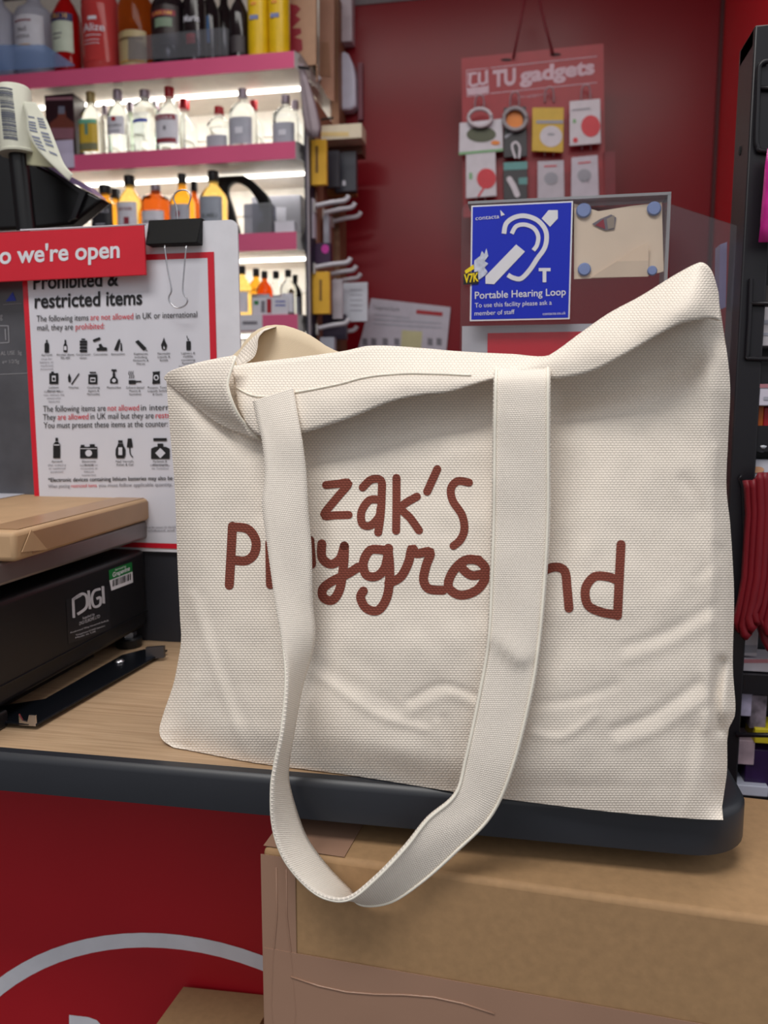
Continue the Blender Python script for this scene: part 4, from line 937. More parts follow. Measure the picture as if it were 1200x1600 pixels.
# second shelf
SM = 0.012
t = thing('boxed_bottle', 'dark boxed whisky with a bottle pictured on it, second shelf', 'box', PY(YS+0.05)(95, 236))
Yb = YS+0.02; Pb = PY(Yb); mb = MB(); a, c = Pb(69, 149), Pb(118, 225); mb.box((a.x, Yb, z2+0.0006), (c.x, Yb+0.07, a.z)); cb_ = mb.build('carton', mat('maroon_black_card', (44, 22, 30), 0.3), t, bevel=0.001)
mb = MB(); mb.poly(Pb, [(78, 218), (116, 218), (116, 192), (104, 183), (102, 172), (91, 172), (90, 183), (78, 192)], 0, 0.001); mb.poly(Pb, [(79, 217), (115, 217), (115, 200), (79, 200)], 1, 0.0014); mb.poly(Pb, [(91, 166), (101, 166), (101, 178), (91, 178)], 2, 0.0014); mb.poly(Pb, [(72, 152), (113, 151), (113, 156), (72, 157)], 1, 0.001)
mb.build('printed_bottle', [mat('print_amber', (110, 56, 46), 0.4), mat('print_mauve', (140, 96, 110), 0.4), mat('print_grey', (110, 112, 130), 0.4)], cb_)
mb = MB(); Pb2 = PY(YS-0.006); a, c = Pb2(84, 220), Pb2(116, 262); mb.box((a.x, YS-0.0065, c.z), (c.x, YS-0.0045, a.z)); tag(mb.build('price_ticket', mat('lilac_ticket', (196, 188, 216), 0.4)), 'blank lilac price ticket under the dark boxed whisky', 'ticket')
mb = MB(); Pb2 = PY(YS-0.006); a, c = Pb2(96, 241), Pb2(117, 262); mb.box((a.x+0.001, YS-0.0085, c.z+0.001), (c.x, YS-0.007, a.z)); tag(mb.build('price_ticket', mat('pale_ticket', (206, 198, 226), 0.4)), 'small pale ticket at the left end of the second shelf strip', 'ticket')
LYEL = mat('label_yellow', (206, 172, 56), 0.45)
b('clear tequila bottle with yellow and green label, second shelf', 141, 31, 135, z2, GL_CLEAR, CAPGOLD, 'flat', 0.0, 1, [LYEL], (0.10, 0.56), 1.5, ((0, -0.9, 0.9, 0.50, 0.06, mat('label_aqua', (110, 180, 150), 0.5)), (0, -0.9, 0.9, 0.12, 0.1, mat('label_olive', (120, 120, 90), 0.5)), (0, -0.15, 0.15, 0.34, 0.16, mat('label_teal', (90, 140, 130), 0.5))), 0.42, G2)
b('clear bottle behind the yellow label tequila', 163, 20, 165, z2, GL_CLEAR, CAPSIL, 'round', 0.09, group=G2)
b('clear white rum bottle with red emblem and grey cap', 183, 30, 125, z2, GL_CLEAR, CAPSIL, 'flat', 0.0, 1, [LWHITE], (0.32, 0.58), 0.8, (('BACARDI', -0.7, 0.7, 0.43, 0.035, GREYINK), (0, -0.2, 0.2, 0.51, 0.055, CAPRED), (0, -0.6, 0.6, 0.36, 0.015, LGREY)), 0.46, G2)
b('pale green bottle behind the white rum', 203, 24, 160, z2, GL_GREEN, CAPSIL, 'round', 0.1, group=G2)
b('clear vodka bottle with blue lettering band, second shelf', 226, 36, 142, z2, GL_CLEAR, CAPSIL, 'short', 0.0, 1, [GL_CLEAR], (0.2, 0.62), 0, (('SOLUT', -0.75, 0.75, 0.56, 0.065, LWHITE), (0, -0.9, 0.6, 0.48, 0.05, INKBLUE)), 0.42, G2)
b('small clear bottle just behind the blue band vodka', 242, 26, 156, z2, GL_CLEAR, CAPSIL, 'round', 0.11, group=G2)
b('tall clear vodka bottle with red oval label and red cap', 264, 40, 125, z2, GL_CLEAR, CAPRED, 'round', 0.0, 1, [LWHITE], (0.14, 0.56), 0.6, ((0, -0.8, 0.8, 0.48, 0.07, INKMAROON), (0, -0.8, 0.8, 0.16, 0.06, INKMAROON), ('VODKA', -0.6, 0.6, 0.485, 0.04, LWHITE), (0, -0.1, 0.1, 0.33, 0.06, GREYINK)), 0.36, G2)
b('red capped clear bottle behind the red oval label vodka', 287, 38, 143, z2, GL_CLEAR, CAPRED, 'round', 0.1, group=G2)
b('small clear bottle with bright red cap, second shelf', 342, 36, 168, z2, GL_CLEAR, CAPRED, 'flat', 0.02, 1, [LGREY], (0.08, 0.36), 0.8, group=G2)
b('clear bottle with dark red and silver cap, second shelf', 379, 40, 140, z2, GL_CLEAR, CAPSIL, 'flat', 0.0, 1, [LGREY], (0.08, 0.5), 0.8, ((0, -0.3, 0.3, 0.24, 0.1, LWHITE),), 0.34, G2)
b('clear bottle behind the silver capped one', 396, 30, 158, z2, GL_CLEAR, CAPRED, 'round', 0.11, group=G2)
b('clear bottle with pale grey label at second shelf end', 446, 38, 150, z2, GL_CLEAR, CAPSIL, 'flat', 0.0, 1, [LGREY], (0.06, 0.44), 0.8, ((0, -0.3, 0.3, 0.2, 0.1, LWHITE),), 0.34, G2)
b('clear bottle half hidden at the second shelf end', 461, 26, 158, z2, GL_CLEAR, CAPSIL, 'round', 0.11, group=G2)
# third shelf
b('amber whiskey bottle with square black label, third shelf', 164, 36, 290, z3, GL_AMBER, CAPBLK, 'flat', 0.0, 1, [mat('label_black', (34, 34, 40), 0.45)], (0.18, 0.66), 2.0, (('DANIELS', -0.7, 0.7, 0.5, 0.06, LGREY), (0, -0.4, 0.4, 0.3, 0.02, LGREY)), 0.5, G3)
b('amber bottle behind the black label whiskey', 180, 30, 296, z3, GL_AMBER, CAPBLK, 'round', 0.1, group=G3, capw=0.5)
b('pale gold whisky bottle with lilac label, third shelf', 202, 36, 275, z3, GL_PALE, CAPBLK, 'flat', 0.0, 1, [LWHITE], (0.18, 0.58), 0.6, (('GROUSE', -0.6, 0.6, 0.46, 0.04, INKMAROON), (0, -0.1, 0.35, 0.26, 0.1, INKMAROON)), 0.45, G3)
b('dark amber decanter bottle with white label, third shelf', 243, 40, 290, z3, GL_DARKAMBER, CAPSIL, 'short', 0.0, 1, [LWHITE], (0.16, 0.52), 0.6, (('AMARETTO', -0.6, 0.6, 0.32, 0.04, GREYINK),), 0.36, G3)
b('golden bottle with black cap behind the clip handle', 284, 36, 272, z3, GL_AMBER, CAPBLK, 'round', 0.0, 1, [LGREY], (0.16, 0.52), 0.6, ((0, -0.15, 0.15, 0.34, 0.08, INKMAROON),), 0.34, G3)
b('brown bottle with black cap behind the golden bottle', 303, 26, 284, z3, GL_DARKAMBER, CAPBLK, 'round', 0.09, group=G3)
b('pale bottle with grey label and black cap near earmuffs', 333, 40, 268, z3, GL_PALE, CAPBLK, 'flat', 0.0, 1, [mat('label_blue_grey', (150, 158, 172), 0.5)], (0.16, 0.6), 0.8, (('BUMBU', -0.6, 0.6, 0.3, 0.06, mat('ink_olive', (96, 104, 110), 0.5)),), 0.42, G3)
# earmuffs / headband
Yh = YS+0.07; Pe = PY(Yh+0.04)
em = thing('headset', 'black padded headset with curved band on the third shelf', 'headset', Pe(372, 358))
BLKPAD = mat('black_padding', (20, 20, 22), 0.6)
mb = MB()
outer = catmull([(345, 352), (344, 320), (341, 290), (343, 270), (360, 266), (385, 276), (405, 292), (420, 312), (424, 345)], 6); inner = catmull([(368, 352), (362, 325), (354, 300), (357, 287), (368, 283), (384, 291), (396, 304), (404, 320), (406, 345)], 6)
fr = [[Vector((v.x, v.y, min(max(v.z, z3+0.003), SH[1][1]-0.006))) for v in (Pe(*p) for p in e_)] for e_ in (outer, inner)]; bkv = [[p+Vector((0, 0.03, 0)) for p in r] for r in fr]
mb.grid([fr[0], fr[1], bkv[1], bkv[0], fr[0]]); mb.build('headband', BLKPAD, em, smooth=True)
mb = MB(); c = Pe(357, 338); mb.lathe((c.x, Yh+0.02, z3+0.042), [(0.02, 0), (0.034, 0.004), (0.036, 0.03), (0.03, 0.05)], 20, 0, 0.5, ax='y'); mb.build('ear_cup', BLKPAD, em, autosm=True)
mb = MB(); c = Pe(416, 340); mb.lathe((c.x, Yh+0.04, z3+0.042), [(0.02, 0), (0.034, 0.004), (0.036, 0.03), (0.03, 0.05)], 20, 0, 0.5, ax='y'); mb.build('ear_cup', BLKPAD, em, autosm=True)
Pc = PY(YS+0.006)
tc = thing('plastic_tub', 'clear plastic tub with screws inside on the third shelf', 'tub', Pc(403, 362))
a, c = Pc(380, 318), Pc(425, 362)
mb = MB(); mb.box((a.x, YS+0.004, z3+0.001), (c.x, YS+0.055, a.z)); mb.build('tub', clear('cloudy_plastic', (170, 172, 186), 0.25), tc, bevel=0.006)
mb = MB(); 
Pc3 = PY(YS+0.03)
for p in ([(395, 331), (404, 331)], [(402, 336), (410, 340)], [(396, 341), (403, 340)], [(408, 329), (409, 338)], [(405, 346), (412, 344)], [(398, 336), (400, 346)]): mb.tube([Pc3(*q) for q in p], 0.0028, 6)
mb.build('screws', LWHITE, tc)
def carton(label, px, Y, dep, m, cat='box', name='carton_pack', group=None, prints=(), bev=0.001, zb=None):
    x0, y0, x1, y1 = px; P = PY(Y); a, c = P(x0, y0), P(x1, y1)
    t = thing(name, label, cat, Vector(((a.x+c.x)/2, Y+dep/2, zb if zb is not None else c.z)), group)
    mb = MB(); mb.box((a.x, Y, zb if zb is not None else c.z), (c.x, Y+dep, a.z)); k = mb.build('body', m, t, bevel=bev)
    if prints:
        mb = MB(); ms = []
        for q in prints:
            if q[-1] not in ms: ms.append(q[-1])
            i = ms.index(q[-1])
            if isinstance(q[0], str): mb.text(P, q[0], q[1], q[2], q[3], q[4], q[5], i, 0.001, 0.01)
            elif q[0] == 0: mb.poly(P, [(q[1], q[2]), (q[3], q[2]), (q[3], q[4]), (q[1], q[4])], i, 0.0008)
            elif q[0] == 1: mb.disc(P, q[1], q[2], q[3], q[4], i, 0.0012)
        mb.build('print', ms, k)
    return t
carton('grey flat gadget box behind the clear tub, third shelf', (393, 308, 470, 362), YS+0.17, 0.06, mat('grey_box', (166, 166, 176), 0.4), zb=z3+0.001, prints=((0, 422, 324, 447, 345, LWHITE),))
carton('small white carton lying at third shelf right end', (429, 346, 460, 362), YS+0.02, 0.03, LWHITE, zb=z3+0.001)
# lowest shelf
mini = [(378, 416, 26, GL_PALE, 'gold miniature bottle leftmost on the lowest shelf', LWHITE), (400, 420, 26, GL_AMBER, 'amber miniature behind the red and white price card', LGREY), (413, 424, 24, GL_DARKAMBER, 'dark amber miniature right of the amber one', LGREY), (431, 424, 24, GL_CLEAR, 'clear miniature above the price card right half', LGREY), (450, 422, 24, GL_CLEAR, 'clear miniature second from the lowest shelf end', LWHITE), (461, 430, 20, GL_DARK, 'dark miniature at the lowest shelf right end', LGREY)]
for k, (x_, ty, w_, g, s_, lm) in enumerate(mini): b(s_, x_, w_, ty, z4, g, CAPBLK, 'flat', (0.012 if k % 2 == 0 else 0.07), 1, [lm], (0.12, 0.5), 0.8, group=G4, name='miniature_bottle')
carton('white price card with red print on the lowest shelf', (394, 465, 450, 492), YS+0.002, 0.002, PAPER, 'price card', 'price_card', prints=((0, 417, 467, 424, 489, CAPRED), (0, 397, 470, 404, 476, GREEN), (0, 430, 470, 446, 472, INKBLUE), (0, 430, 476, 446, 478, INKBLUE), (0, 408, 470, 414, 488, GREYINK)), bev=0)
carton('white shelf ticket left of the lowest red strip', (374, 492, 410, 516), YS-0.006, 0.002, PAPER, 'ticket', 'price_ticket', prints=((0, 379, 502, 402, 507, GREYINK),), bev=0)

# ================================================================== goods on the side of the unit
XB = a_+0.017
def hook(px0, px1, label):
    P = PX(XB); p = P(*px0); q = PY(p.y)(*px1)
    t = thing('display_hook', label, 'hook', p, 'white hooks on the shelving side')
    mb = MB(); mb.tube(catmull([p, p.lerp(q, 0.5), q-Vector((0.008, 0, 0.004)), q+Vector((0.004, 0, 0.010))], 4), 0.0075, 8); mb.build('prong', mat('hook_white', (205, 203, 212), 0.35), t, smooth=True)
    mb = MB(); mb.box((XB-0.002, p.y-0.012, p.z-0.02), (XB+0.003, p.y+0.012, p.z+0.012)); mb.build('back_plate', GREYMETAL, t)
HK = [((492, 322), (543, 311), 'front hook of the row below the black packs'), ((506, 333), (553, 322), 'middle hook of the row below the black packs'), ((520, 346), (562, 336), 'rear hook of the row below the black packs'),
      ((492, 418), (546, 408), 'front hook above the lower yellow pack'), ((510, 430), (555, 420), 'middle hook behind the lower yellow pack'), ((525, 441), (562, 432), 'rear hook carrying the white packs'),
      ((496, 513), (543, 503), 'front hook of the lowest row beside the notice'), ((515, 524), (556, 514), 'rear hook of the lowest row beside the notice')]
for q in HK: hook(*q)
DKP = mat('dark_pack', (50, 48, 58), 0.4)
carton('upper yellow cable pack hanging on the shelving side', (482, 219, 510, 288), YS+0.03, 0.02, YEL, 'pack', 'hanging_pack', prints=((0, 493, 228, 497, 270, mat('ink_brown', (120, 84, 40), 0.5)),))
carton('front black pack beside the upper yellow pack', (510, 236, 530, 292), YS+0.12, 0.02, DKP, 'pack', 'hanging_pack')
carton('larger black pack with pale mark under the white carton', (522, 238, 556, 298), YS+0.17, 0.03, mat('slate_pack', (62, 64, 74), 0.35), 'pack', 'hanging_pack', prints=((0, 535, 282, 540, 290, LWHITE),))
carton('orange edged pack below the black packs', (500, 292, 556, 305), YS+0.2, 0.03, mat('orange_brown_card', (150, 96, 44), 0.5), 'pack', 'hanging_pack')
carton('brown open carton behind the black packs', (512, 212, 566, 240), YS+0.21, 0.06, mat('brown_card', (112, 76, 62), 0.6), 'box', 'carton_box')
carton('white topped carton resting above the black packs', (492, 197, 565, 215), YS+0.13, 0.07, mat('cream_card', (226, 214, 190), 0.5), 'box', 'carton_box', prints=((0, 494, 206, 545, 213, mat('cream_yellow', (226, 200, 140), 0.5)),))
carton('pale slim pack on the row below the black packs', (484, 310, 491, 372), YS+0.03, 0.03, mat('pale_mauve_pack', (186, 176, 190), 0.4), 'pack', 'hanging_pack')
carton('grey slim pack hanging on the second hook', (505, 336, 514, 394), YS+0.1, 0.03, LGREY, 'pack', 'hanging_pack')
carton('dark purple pouch with magenta flash on the side', (489, 380, 516, 412), YS+0.06, 0.03, mat('purple_dark', (54, 24, 62), 0.4), 'pouch', 'hanging_pouch', prints=((1, 508, 389, 6, 7, mat('magenta_flash', (200, 50, 160), 0.4)),))
carton('lower yellow cable pack on the shelving side', (487, 425, 515, 490), YS+0.03, 0.02, YEL, 'pack', 'hanging_pack', prints=((0, 499, 437, 503, 470, mat('ink_brown2', (130, 94, 40), 0.5)),))
carton('front white card pack right of the lower yellow pack', (519, 436, 535, 498), YS+0.1, 0.015, mat('pale_pack', (190, 184, 194), 0.4), 'pack', 'hanging_pack')
carton('rear white card pack with small print lines', (536, 442, 574, 502), YS+0.18, 0.015, mat('white_pack', (204, 208, 220), 0.4), 'pack', 'hanging_pack', prints=tuple((0, 547, y_, 566, y_+2, LGREY) for y_ in (452, 460, 468, 476, 484)))
carton('dark purple pack behind the lowest hooks', (488, 492, 540, 530), YS+0.12, 0.03, mat('plum_dark', (46, 36, 58), 0.4), 'pack', 'hanging_pack')
carton('pale pack at the lowest hooks above the bag', (500, 527, 522, 552), YS+0.06, 0.03, LGREY, 'pack', 'hanging_pack')
# tall cardboard and grey pouch beside the top shelf
CB1 = mat('tan_card', (176, 138, 112), 0.6); CB2 = mat('rose_brown_card', (160, 116, 96), 0.6)
Pz = PY(YS+0.10); t = thing('cardboard_sheet', 'tan cardboard sheet with red zigzag print by the top shelf', 'cardboard', Pz(472, 96))
v = [Pz(452, -40), Pz(494, -40), Pz(494, 128)]; xq = XU+0.012; v += [Vector((xq, YS+0.10, v[2].z+0.01)), Vector((xq, YS+0.10, SH[0][0]+0.001)), Vector((v[0].x, YS+0.10, SH[0][0]+0.001))]
mb = MB(); mb.slab(v, (0, 0.012, 0)); k = mb.build('sheet', CB1, t)
mb = MB(); mb.poly(Pz, [(453, 6), (464, 8), (470, 14), (462, 24), (470, 30), (456, 44), (470, 44), (471, 52), (460, 58), (472, 62), (473, 78), (466, 82), (453, 80)], 0, 0.001); mb.build('print', mat('zigzag_red', (140, 24, 44), 0.5), k)
t = thing('cardboard_sheet', 'rose brown folded cardboard sheet hanging with pointed lower end', 'cardboard', PY(YS+0.19)(510, 150))
Pz = PY(YS+0.19); mb = MB(); mb.slab([Pz(499, -40), Pz(522, -40), Pz(522, 158), Pz(510, 150), Pz(499, 128)], (0, 0.012, 0)); mb.build('sheet', CB2, t)
mb = MB(); mb.slab([Pz(502, 66, 0.002), Pz(514, 66, 0.002), Pz(517, 120, 0.002), Pz(501, 118, 0.002)], (0, 0.002, 0)); mb.build('flap', mat('deep_brown_card', (140, 98, 74), 0.6), t)
mb = MB(); p = PY(YW-0.1)(525, 100); mb.box((PY(YW-0.1)(517, 100).x, YW-0.1, 0), (PY(YW-0.1)(529, 100).x, YW-0.002, ztop-0.01)); tag(mb.build('wall_post', mat('wood_post', (138, 100, 76), 0.6)), 'brown wooden post between the shelving and red wall', 'post')
t = thing('grey_pouch', 'crumpled grey mesh pouch hanging from the top shelf end', 'pouch', PY(YS-0.035)(485, 160))
Pz = PY(YS-0.035); mb = MB(); rows = []
for a0, a1, y_ in ((466, 474, 100), (468, 482, 125), (470, 490, 150), (472, 497, 175), (476, 503, 200), (482, 500, 214)):
    rows.append([Pz(a0+(a1-a0)*i/8, y_, 0.02*math.sin(math.pi*i/8)+0.006*math.sin(i*2.3+y_)) for i in range(9)])
mb.grid(rows); mb.build('pouch', mat('grey_mesh', (160, 146, 154), 0.6), t, smooth=True, solid=0.004)
mb = MB(); mb.tube([Pz(466, 105, 0.025), Pz(483, 107, 0.025)], 0.004, 6); mb.build('clip_pin', BLACK, t); mb = MB(); mb.tube([Pz(502, 187, 0.03), Pz(521, 184, 0.03)], 0.003, 6); mb.build('clip_pin', BLACK, t)
mb = MB(); mb.tube([PY(YS+0.18)(*p) for p in catmull([(484, 130), (493, 127), (500, 120)], 5)], 0.008, 8); tag(mb.build('white_hook', mat('hook_white2', (205, 203, 212), 0.35), smooth=True), 'single white plastic hook in front of the hanging cardboard', 'hook')
# devices on the red wall
Yv = YW-0.05; Pv = PY(Yv)
dv = thing('wall_dispenser', 'white rounded wall dispenser on the red wall beside the post', 'dispenser', Pv(543, 172))
mb = MB(); mb.slab([Pv(528, 84), Pv(537, 79), Pv(544, 83), Pv(551, 98), Pv(555, 118), Pv(556, 165), Pv(548, 171), Pv(532, 172)], (0, 0.049, 0)); mb.build('cover', mat('dispenser_white', (206, 206, 226), 0.3), dv, bevel=0.008)
mb = MB(); mb.box((Pv(556, 0).x, YW-0.02, Pv(556, 182).z), (Pv(563, 0).x, YW-0.001, Pv(556, 92).z)); mb.build('back_plate', mat('maroon_plate', (120, 60, 76), 0.4), dv)
dv = thing('wall_box', 'white switch box with small marks above the wall dispenser', 'switch box', Pv(540, 66))
mb = MB(); a, c = Pv(527, -60), Pv(550, 64); mb.box((a.x, Yv, c.z), (c.x, YW-0.001, a.z)); k = mb.build('casing', mat('box_white', (196, 184, 194), 0.4), dv, bevel=0.003)
mb = MB()
for x_, y_ in ((533, 12), (532, 27), (533, 48)): mb.disc(Pv, x_, y_, 1.8, 2.2, 0, 0.001, 10)
mb.build('marks', GREYINK, k)
# pale notice low on the red wall
Yn = YW-0.012; Pn = PY(Yn)
t = thing('wall_notice', 'white printed notice leaning on the red wall behind the bag', 'notice', Pn(630, 560))
mb = MB(); mb.slab([Pn(556, 560), Pn(580, 466), Pn(704, 480), Pn(696, 560)], (0, 0.004, 0)); k = mb.build('sheet', mat('notice_grey', (190, 186, 200), 0.4), t)
mb = MB(); mb.poly(Pn, [(651, 484), (692, 488), (691, 494), (650, 490)], 0, 0.001); mb.poly(Pn, [(628, 516), (660, 518), (658, 545), (626, 543)], 1, 0.001)
for y_ in (490, 498, 505): mb.poly(Pn, [(584, y_), (640 if y_ == 490 else 690, y_+6), (640 if y_ == 490 else 690, y_+8), (584, y_+2)], 2, 0.001)
for x_ in (566, 580, 598, 616, 668, 682): mb.poly(Pn, [(x_, 528), (x_+8, 529), (x_+8, 540), (x_, 539)], 3, 0.001)
mb.text(Pn, 'Dangerous Goods', 584, 483, 624, 486, 6, 3, 0.001)
mb.build('print', [CAPRED, mat('pale_yellow', (196, 192, 150), 0.5), LGREY, GREYINK], k)

# ================================================================== gadget display card on the red wall
Yg = YW-0.16; Pg2 = PY(Yg)
tu = thing('gadget_display_card', 'red hanging display card with white lettering on the red back wall', 'display card', Pg2(830, 330))
TUR = mat('card_red', (158, 34, 46), 0.4)
mb = MB(); mb.slab([Pg2(721, 91), Pg2(943, 68), Pg2(946, 322), Pg2(724, 340)], (0, 0.004, 0)); card = mb.build('card', TUR, tu)
mb = MB(); LT = mat('faded_white_ink', (206, 176, 190), 0.5)
mb.text(Pg2, 'TU', 770, 135, 806, 131, 24, 0, 0.001, 0.045); mb.text(Pg2, 'gadgets', 812, 129, 929, 114.5, 22, 0, 0.001, 0.045)
mb.stroke(Pg2, [(766, 106), (933, 88)], 1.2, 0, 0.001, False, False); mb.stroke(Pg2, [(766, 146), (933, 129)], 1.2, 0, 0.001, False, False)
mb.stroke(Pg2, [(729, 110), (762, 106.5), (763, 147), (730, 151), (729, 110)], 1.2, 0, 0.001, False, False)
mb.poly(Pg2, [(730, 138), (764, 134), (764, 145), (731, 149)], 0, 0.001)
mb.stroke(Pg2, [(731, 116), (745, 114)], 4, 0, 0.001, False, False); mb.stroke(Pg2, [(735, 116), (734, 130), (738, 134), (746, 132)], 4.5, 0, 0.001); mb.stroke(Pg2, [(749, 114), (749, 128), (754, 131), (760, 127), (760, 112)], 4.5, 0, 0.001)
mb.text(Pg2, 'www.tugadgets.co.uk', 808, 153.5, 858, 148, 3.5, 0, 0.001)
mb.build('lettering', LT, card)
for x_, y_ in ((791, 93.5), (868, 85)):
    mb = MB(); mb.disc(Pg2, x_, y_, 9, 2.6, 0, 0.001, 16); mb.build('slot', mat('slot_dark', (60, 14, 22), 0.6), card)
mb = MB(); mb.tube([Pg2(*p, 0.01) for p in ((802, 90), (812, 40), (826, -30))], 0.004, 6); mb.tube([Pg2(*p, 0.01) for p in ((864, 84), (852, 40), (836, -30))], 0.004, 6); mb.build('hanging_cord', mat('cord_red', (116, 30, 42), 0.6), tu, smooth=True)
HKS = mat('clear_hook', (200, 170, 180), 0.2, var=0.02)
for x_, y_ in ((750, 152), (805, 147), (859, 140), (916, 136), (917, 214), (859, 224), (752, 302)):
    mb = MB(); mb.tube([Pg2(*p, o) for *p, o in catmull([(x_-8, y_+20, 0.002), (x_-7, y_+4, 0.02), (x_-3, y_-3, 0.03), (x_+3, y_-3, 0.03), (x_+6, y_+4, 0.02), (x_+6, y_+20, 0.002)], 5)], 0.003, 6); mb.build('hook', HKS, tu, smooth=True)
GP = 'gadget packs on the red display card'
def pack(label, quad, m, prints, off=0.036):
    t = thing('gadget_pack', label, 'pack', Pg2((quad[0][0]+quad[1][0])/2, quad[0][1], off), GP)
    mb = MB(); mb.slab([Pg2(x, y, off) for x, y in quad], (0, 0.008, 0)); k = mb.build('card', m, t, bevel=0.001)
    P = lambda x, y, o=0.0: Pg2(x, y, off+o)
    mb = MB(); ms = []
    for q in prints:
        if q[-1] not in ms: ms.append(q[-1])
        i = ms.index(q[-1])
        if q[0] == 'd': mb.disc(P, *q[1:5], i, 0.0012+0.0004*i)
        elif q[0] == 'p': mb.poly(P, q[1], i, 0.0010+0.0004*i)
        elif q[0] == 's': mb.stroke(P, q[1], q[2], i, 0.0012+0.0004*i)
        elif q[0] == 't': mb.text(P, *q[1:7], i, 0.0012+0.0004*i, 0.01)
    mb.build('print', ms, k); return t, P
PW_ = mat('pack_white', (206, 200, 210), 0.4); PRED = mat('pack_red', (204, 40, 56), 0.4); PGRN = mat('pack_green', (120, 170, 120), 0.4); POL = mat('pack_olive', (80, 84, 60), 0.4); PORG = mat('pack_orange', (226, 130, 40), 0.4)
PGY = mat('pack_grey', (150, 150, 162), 0.4); PTEAL = mat('pack_teal', (90, 150, 150), 0.4); PBLK = mat('pack_black', (48, 46, 52), 0.4); PYEL = mat('pack_yellow', (206, 168, 40), 0.4)
t, P = pack('wide white pack with clear reel and green edge, upper left', [(717, 242), (718, 192), (785, 185), (786, 236)], PW_, (('d', 752, 210, 23, 12, POL), ('p', [(717, 238), (786, 232), (786, 236), (717, 242)], PGRN), ('d', 774, 223, 7, 3.4, PORG)))
mb = MB(); mb.tube([P(750+18*math.cos(R(a)), 184+14*math.sin(R(a)), 0.012) for a in range(0, 361, 20)], 0.006, 8); mb.build('reel', mat('clear_reel', (200, 190, 198), 0.2), t, smooth=True)
t, P = pack('black hanging pack with round grey cable coil, second column top', [(787, 246), (787, 168), (822, 166), (824, 244)], PBLK, (('d', 804, 188, 13, 16, PORG), ('s', [(805, 246), (800, 228), (806, 222), (812, 230), (811, 246)], 3.5, PW_), ('s', [(790, 214), (806, 204), (820, 200)], 4, PGY)))
mb = MB(); mb.tube([P(805+18*math.cos(R(a)), 186+17*math.sin(R(a)), 0.012) for a in range(0, 361, 20)], 0.007, 8); mb.build('coil', mat('grey_cable', (160, 154, 160), 0.4), t, smooth=True)
pack('yellow pack with large white disc, third column top', [(831, 236), (832, 168), (881, 168), (880, 238)], PYEL, (('d', 861, 213, 17.5, 16.5, PW_), ('p', [(838, 188), (880, 188), (880, 193), (838, 193)], PGY), ('d', 861, 210, 6, 2, PGY)))
pack('white pack with red circle, top of the fourth column', [(890, 228), (890, 158), (938, 154), (939, 224)], PW_, (('d', 923, 197, 15, 17, PRED), ('p', [(895, 186), (900, 186), (900, 192), (895, 192)], PGRN), ('p', [(894, 171), (922, 168), (922, 170), (894, 173)], PGY), ('d', 899, 219, 4, 4, PRED)))
pack('white pack with red circle under the clear reel pack', [(728, 310), (728, 240), (774, 236), (776, 306)], PW_, (('d', 760, 279, 15, 16, PRED), ('p', [(733, 270), (738, 270), (738, 280), (733, 280)], PGRN), ('s', [(748, 306), (757, 292), (764, 280)], 3, PRED)))
pack('black and teal pack with white charger picture', [(787, 312), (786, 254), (824, 252), (824, 312)], PBLK, (('p', [(787, 254), (824, 252), (824, 264), (787, 266)], PTEAL), ('s', [(796, 280), (802, 290), (808, 304)], 9, PW_), ('p', [(810, 278), (824, 277), (824, 288), (811, 288)], PTEAL)))
pack('grey white pack with cable picture, third column bottom', [(840, 312), (840, 252), (881, 250), (882, 312)], mat('pack_pale_grey', (186, 180, 192), 0.4), (('d', 861, 279, 11, 10, PGY), ('p', [(850, 259), (870, 258), (870, 260), (850, 261)], PRED), ('s', [(856, 276), (860, 286), (864, 276), (866, 286)], 2.5, PGY)))
pack('pale pack with cable picture, bottom of the fourth column', [(892, 314), (893, 246), (934, 242), (936, 312)], mat('pack_pale_lilac', (192, 186, 200), 0.4), (('d', 913, 274, 11, 10, PGY), ('p', [(903, 254), (923, 252), (923, 254), (903, 256)], PRED), ('s', [(906, 272), (911, 284), (915, 272), (919, 284)], 2.5, PGY)))
mb = MB(); mb.slab([Pg2(941, 238), Pg2(961, 236), Pg2(962, 310), Pg2(942, 312)], (0, 0.01, 0)); tag(mb.build('red_box', mat('deep_red_box', (120, 18, 36), 0.4)), 'small plain deep red box right of the gadget card', 'box')

# ================================================================== black display rack on the right
YRK = 0.80; PRK = PY(YRK)
rack = thing('display_rack', 'black metal display rack standing right of the counter end', 'rack', (PRK(1172, 600).x+0.15, YRK+0.15, 0))
xa = PRK(1160, 420).x - 0.0005; xb = xa+0.0225; zt = PRK(1172, 40).z; dpt = 0.054
mb = MB(); mb.slab([(xa, YRK, 0.02), (xa, YRK, zt), (xa, YRK+dpt, zt+0.001), (xa, YRK+dpt, 0.02)], (xb-xa, 0, 0)); mb.build('post', RACKM, rack, bevel=0.0015)
mb = MB(); c = Vector((xa, YRK+dpt*0.55, PRK(1152, 220).z)); mb.lathe(c, [(0.0042, -0.0006), (0.0042, 0.0)], 16, 0, 0, 'x'); mb.build('bolt_hole', mat('hole_black', (4, 4, 5), 0.8), rack)
mb = MB(); zc = zt-0.016; mb.box((xa, YRK+0.004, zc), (xa+0.40, YRK+dpt-0.004, zt)); mb.build('top_rail', RACKM, rack, bevel=0.001)
PW3 = PY(YRK-0.003)
mb = MB(); mb.tube(catmull([PW3(1200, 96), PW3(1192, 98), PW3(1186, 108), PW3(1184, 160), PW3(1182, 215), PW3(1184, 230), PW3(1192, 236), PW3(1260, 240)], 5), 0.0022, 8); mb.tube([PW3(1186, 137), PW3(1260, 139)], 0.002, 8); mb.build('wire_loop', RACKM, rack, smooth=True)
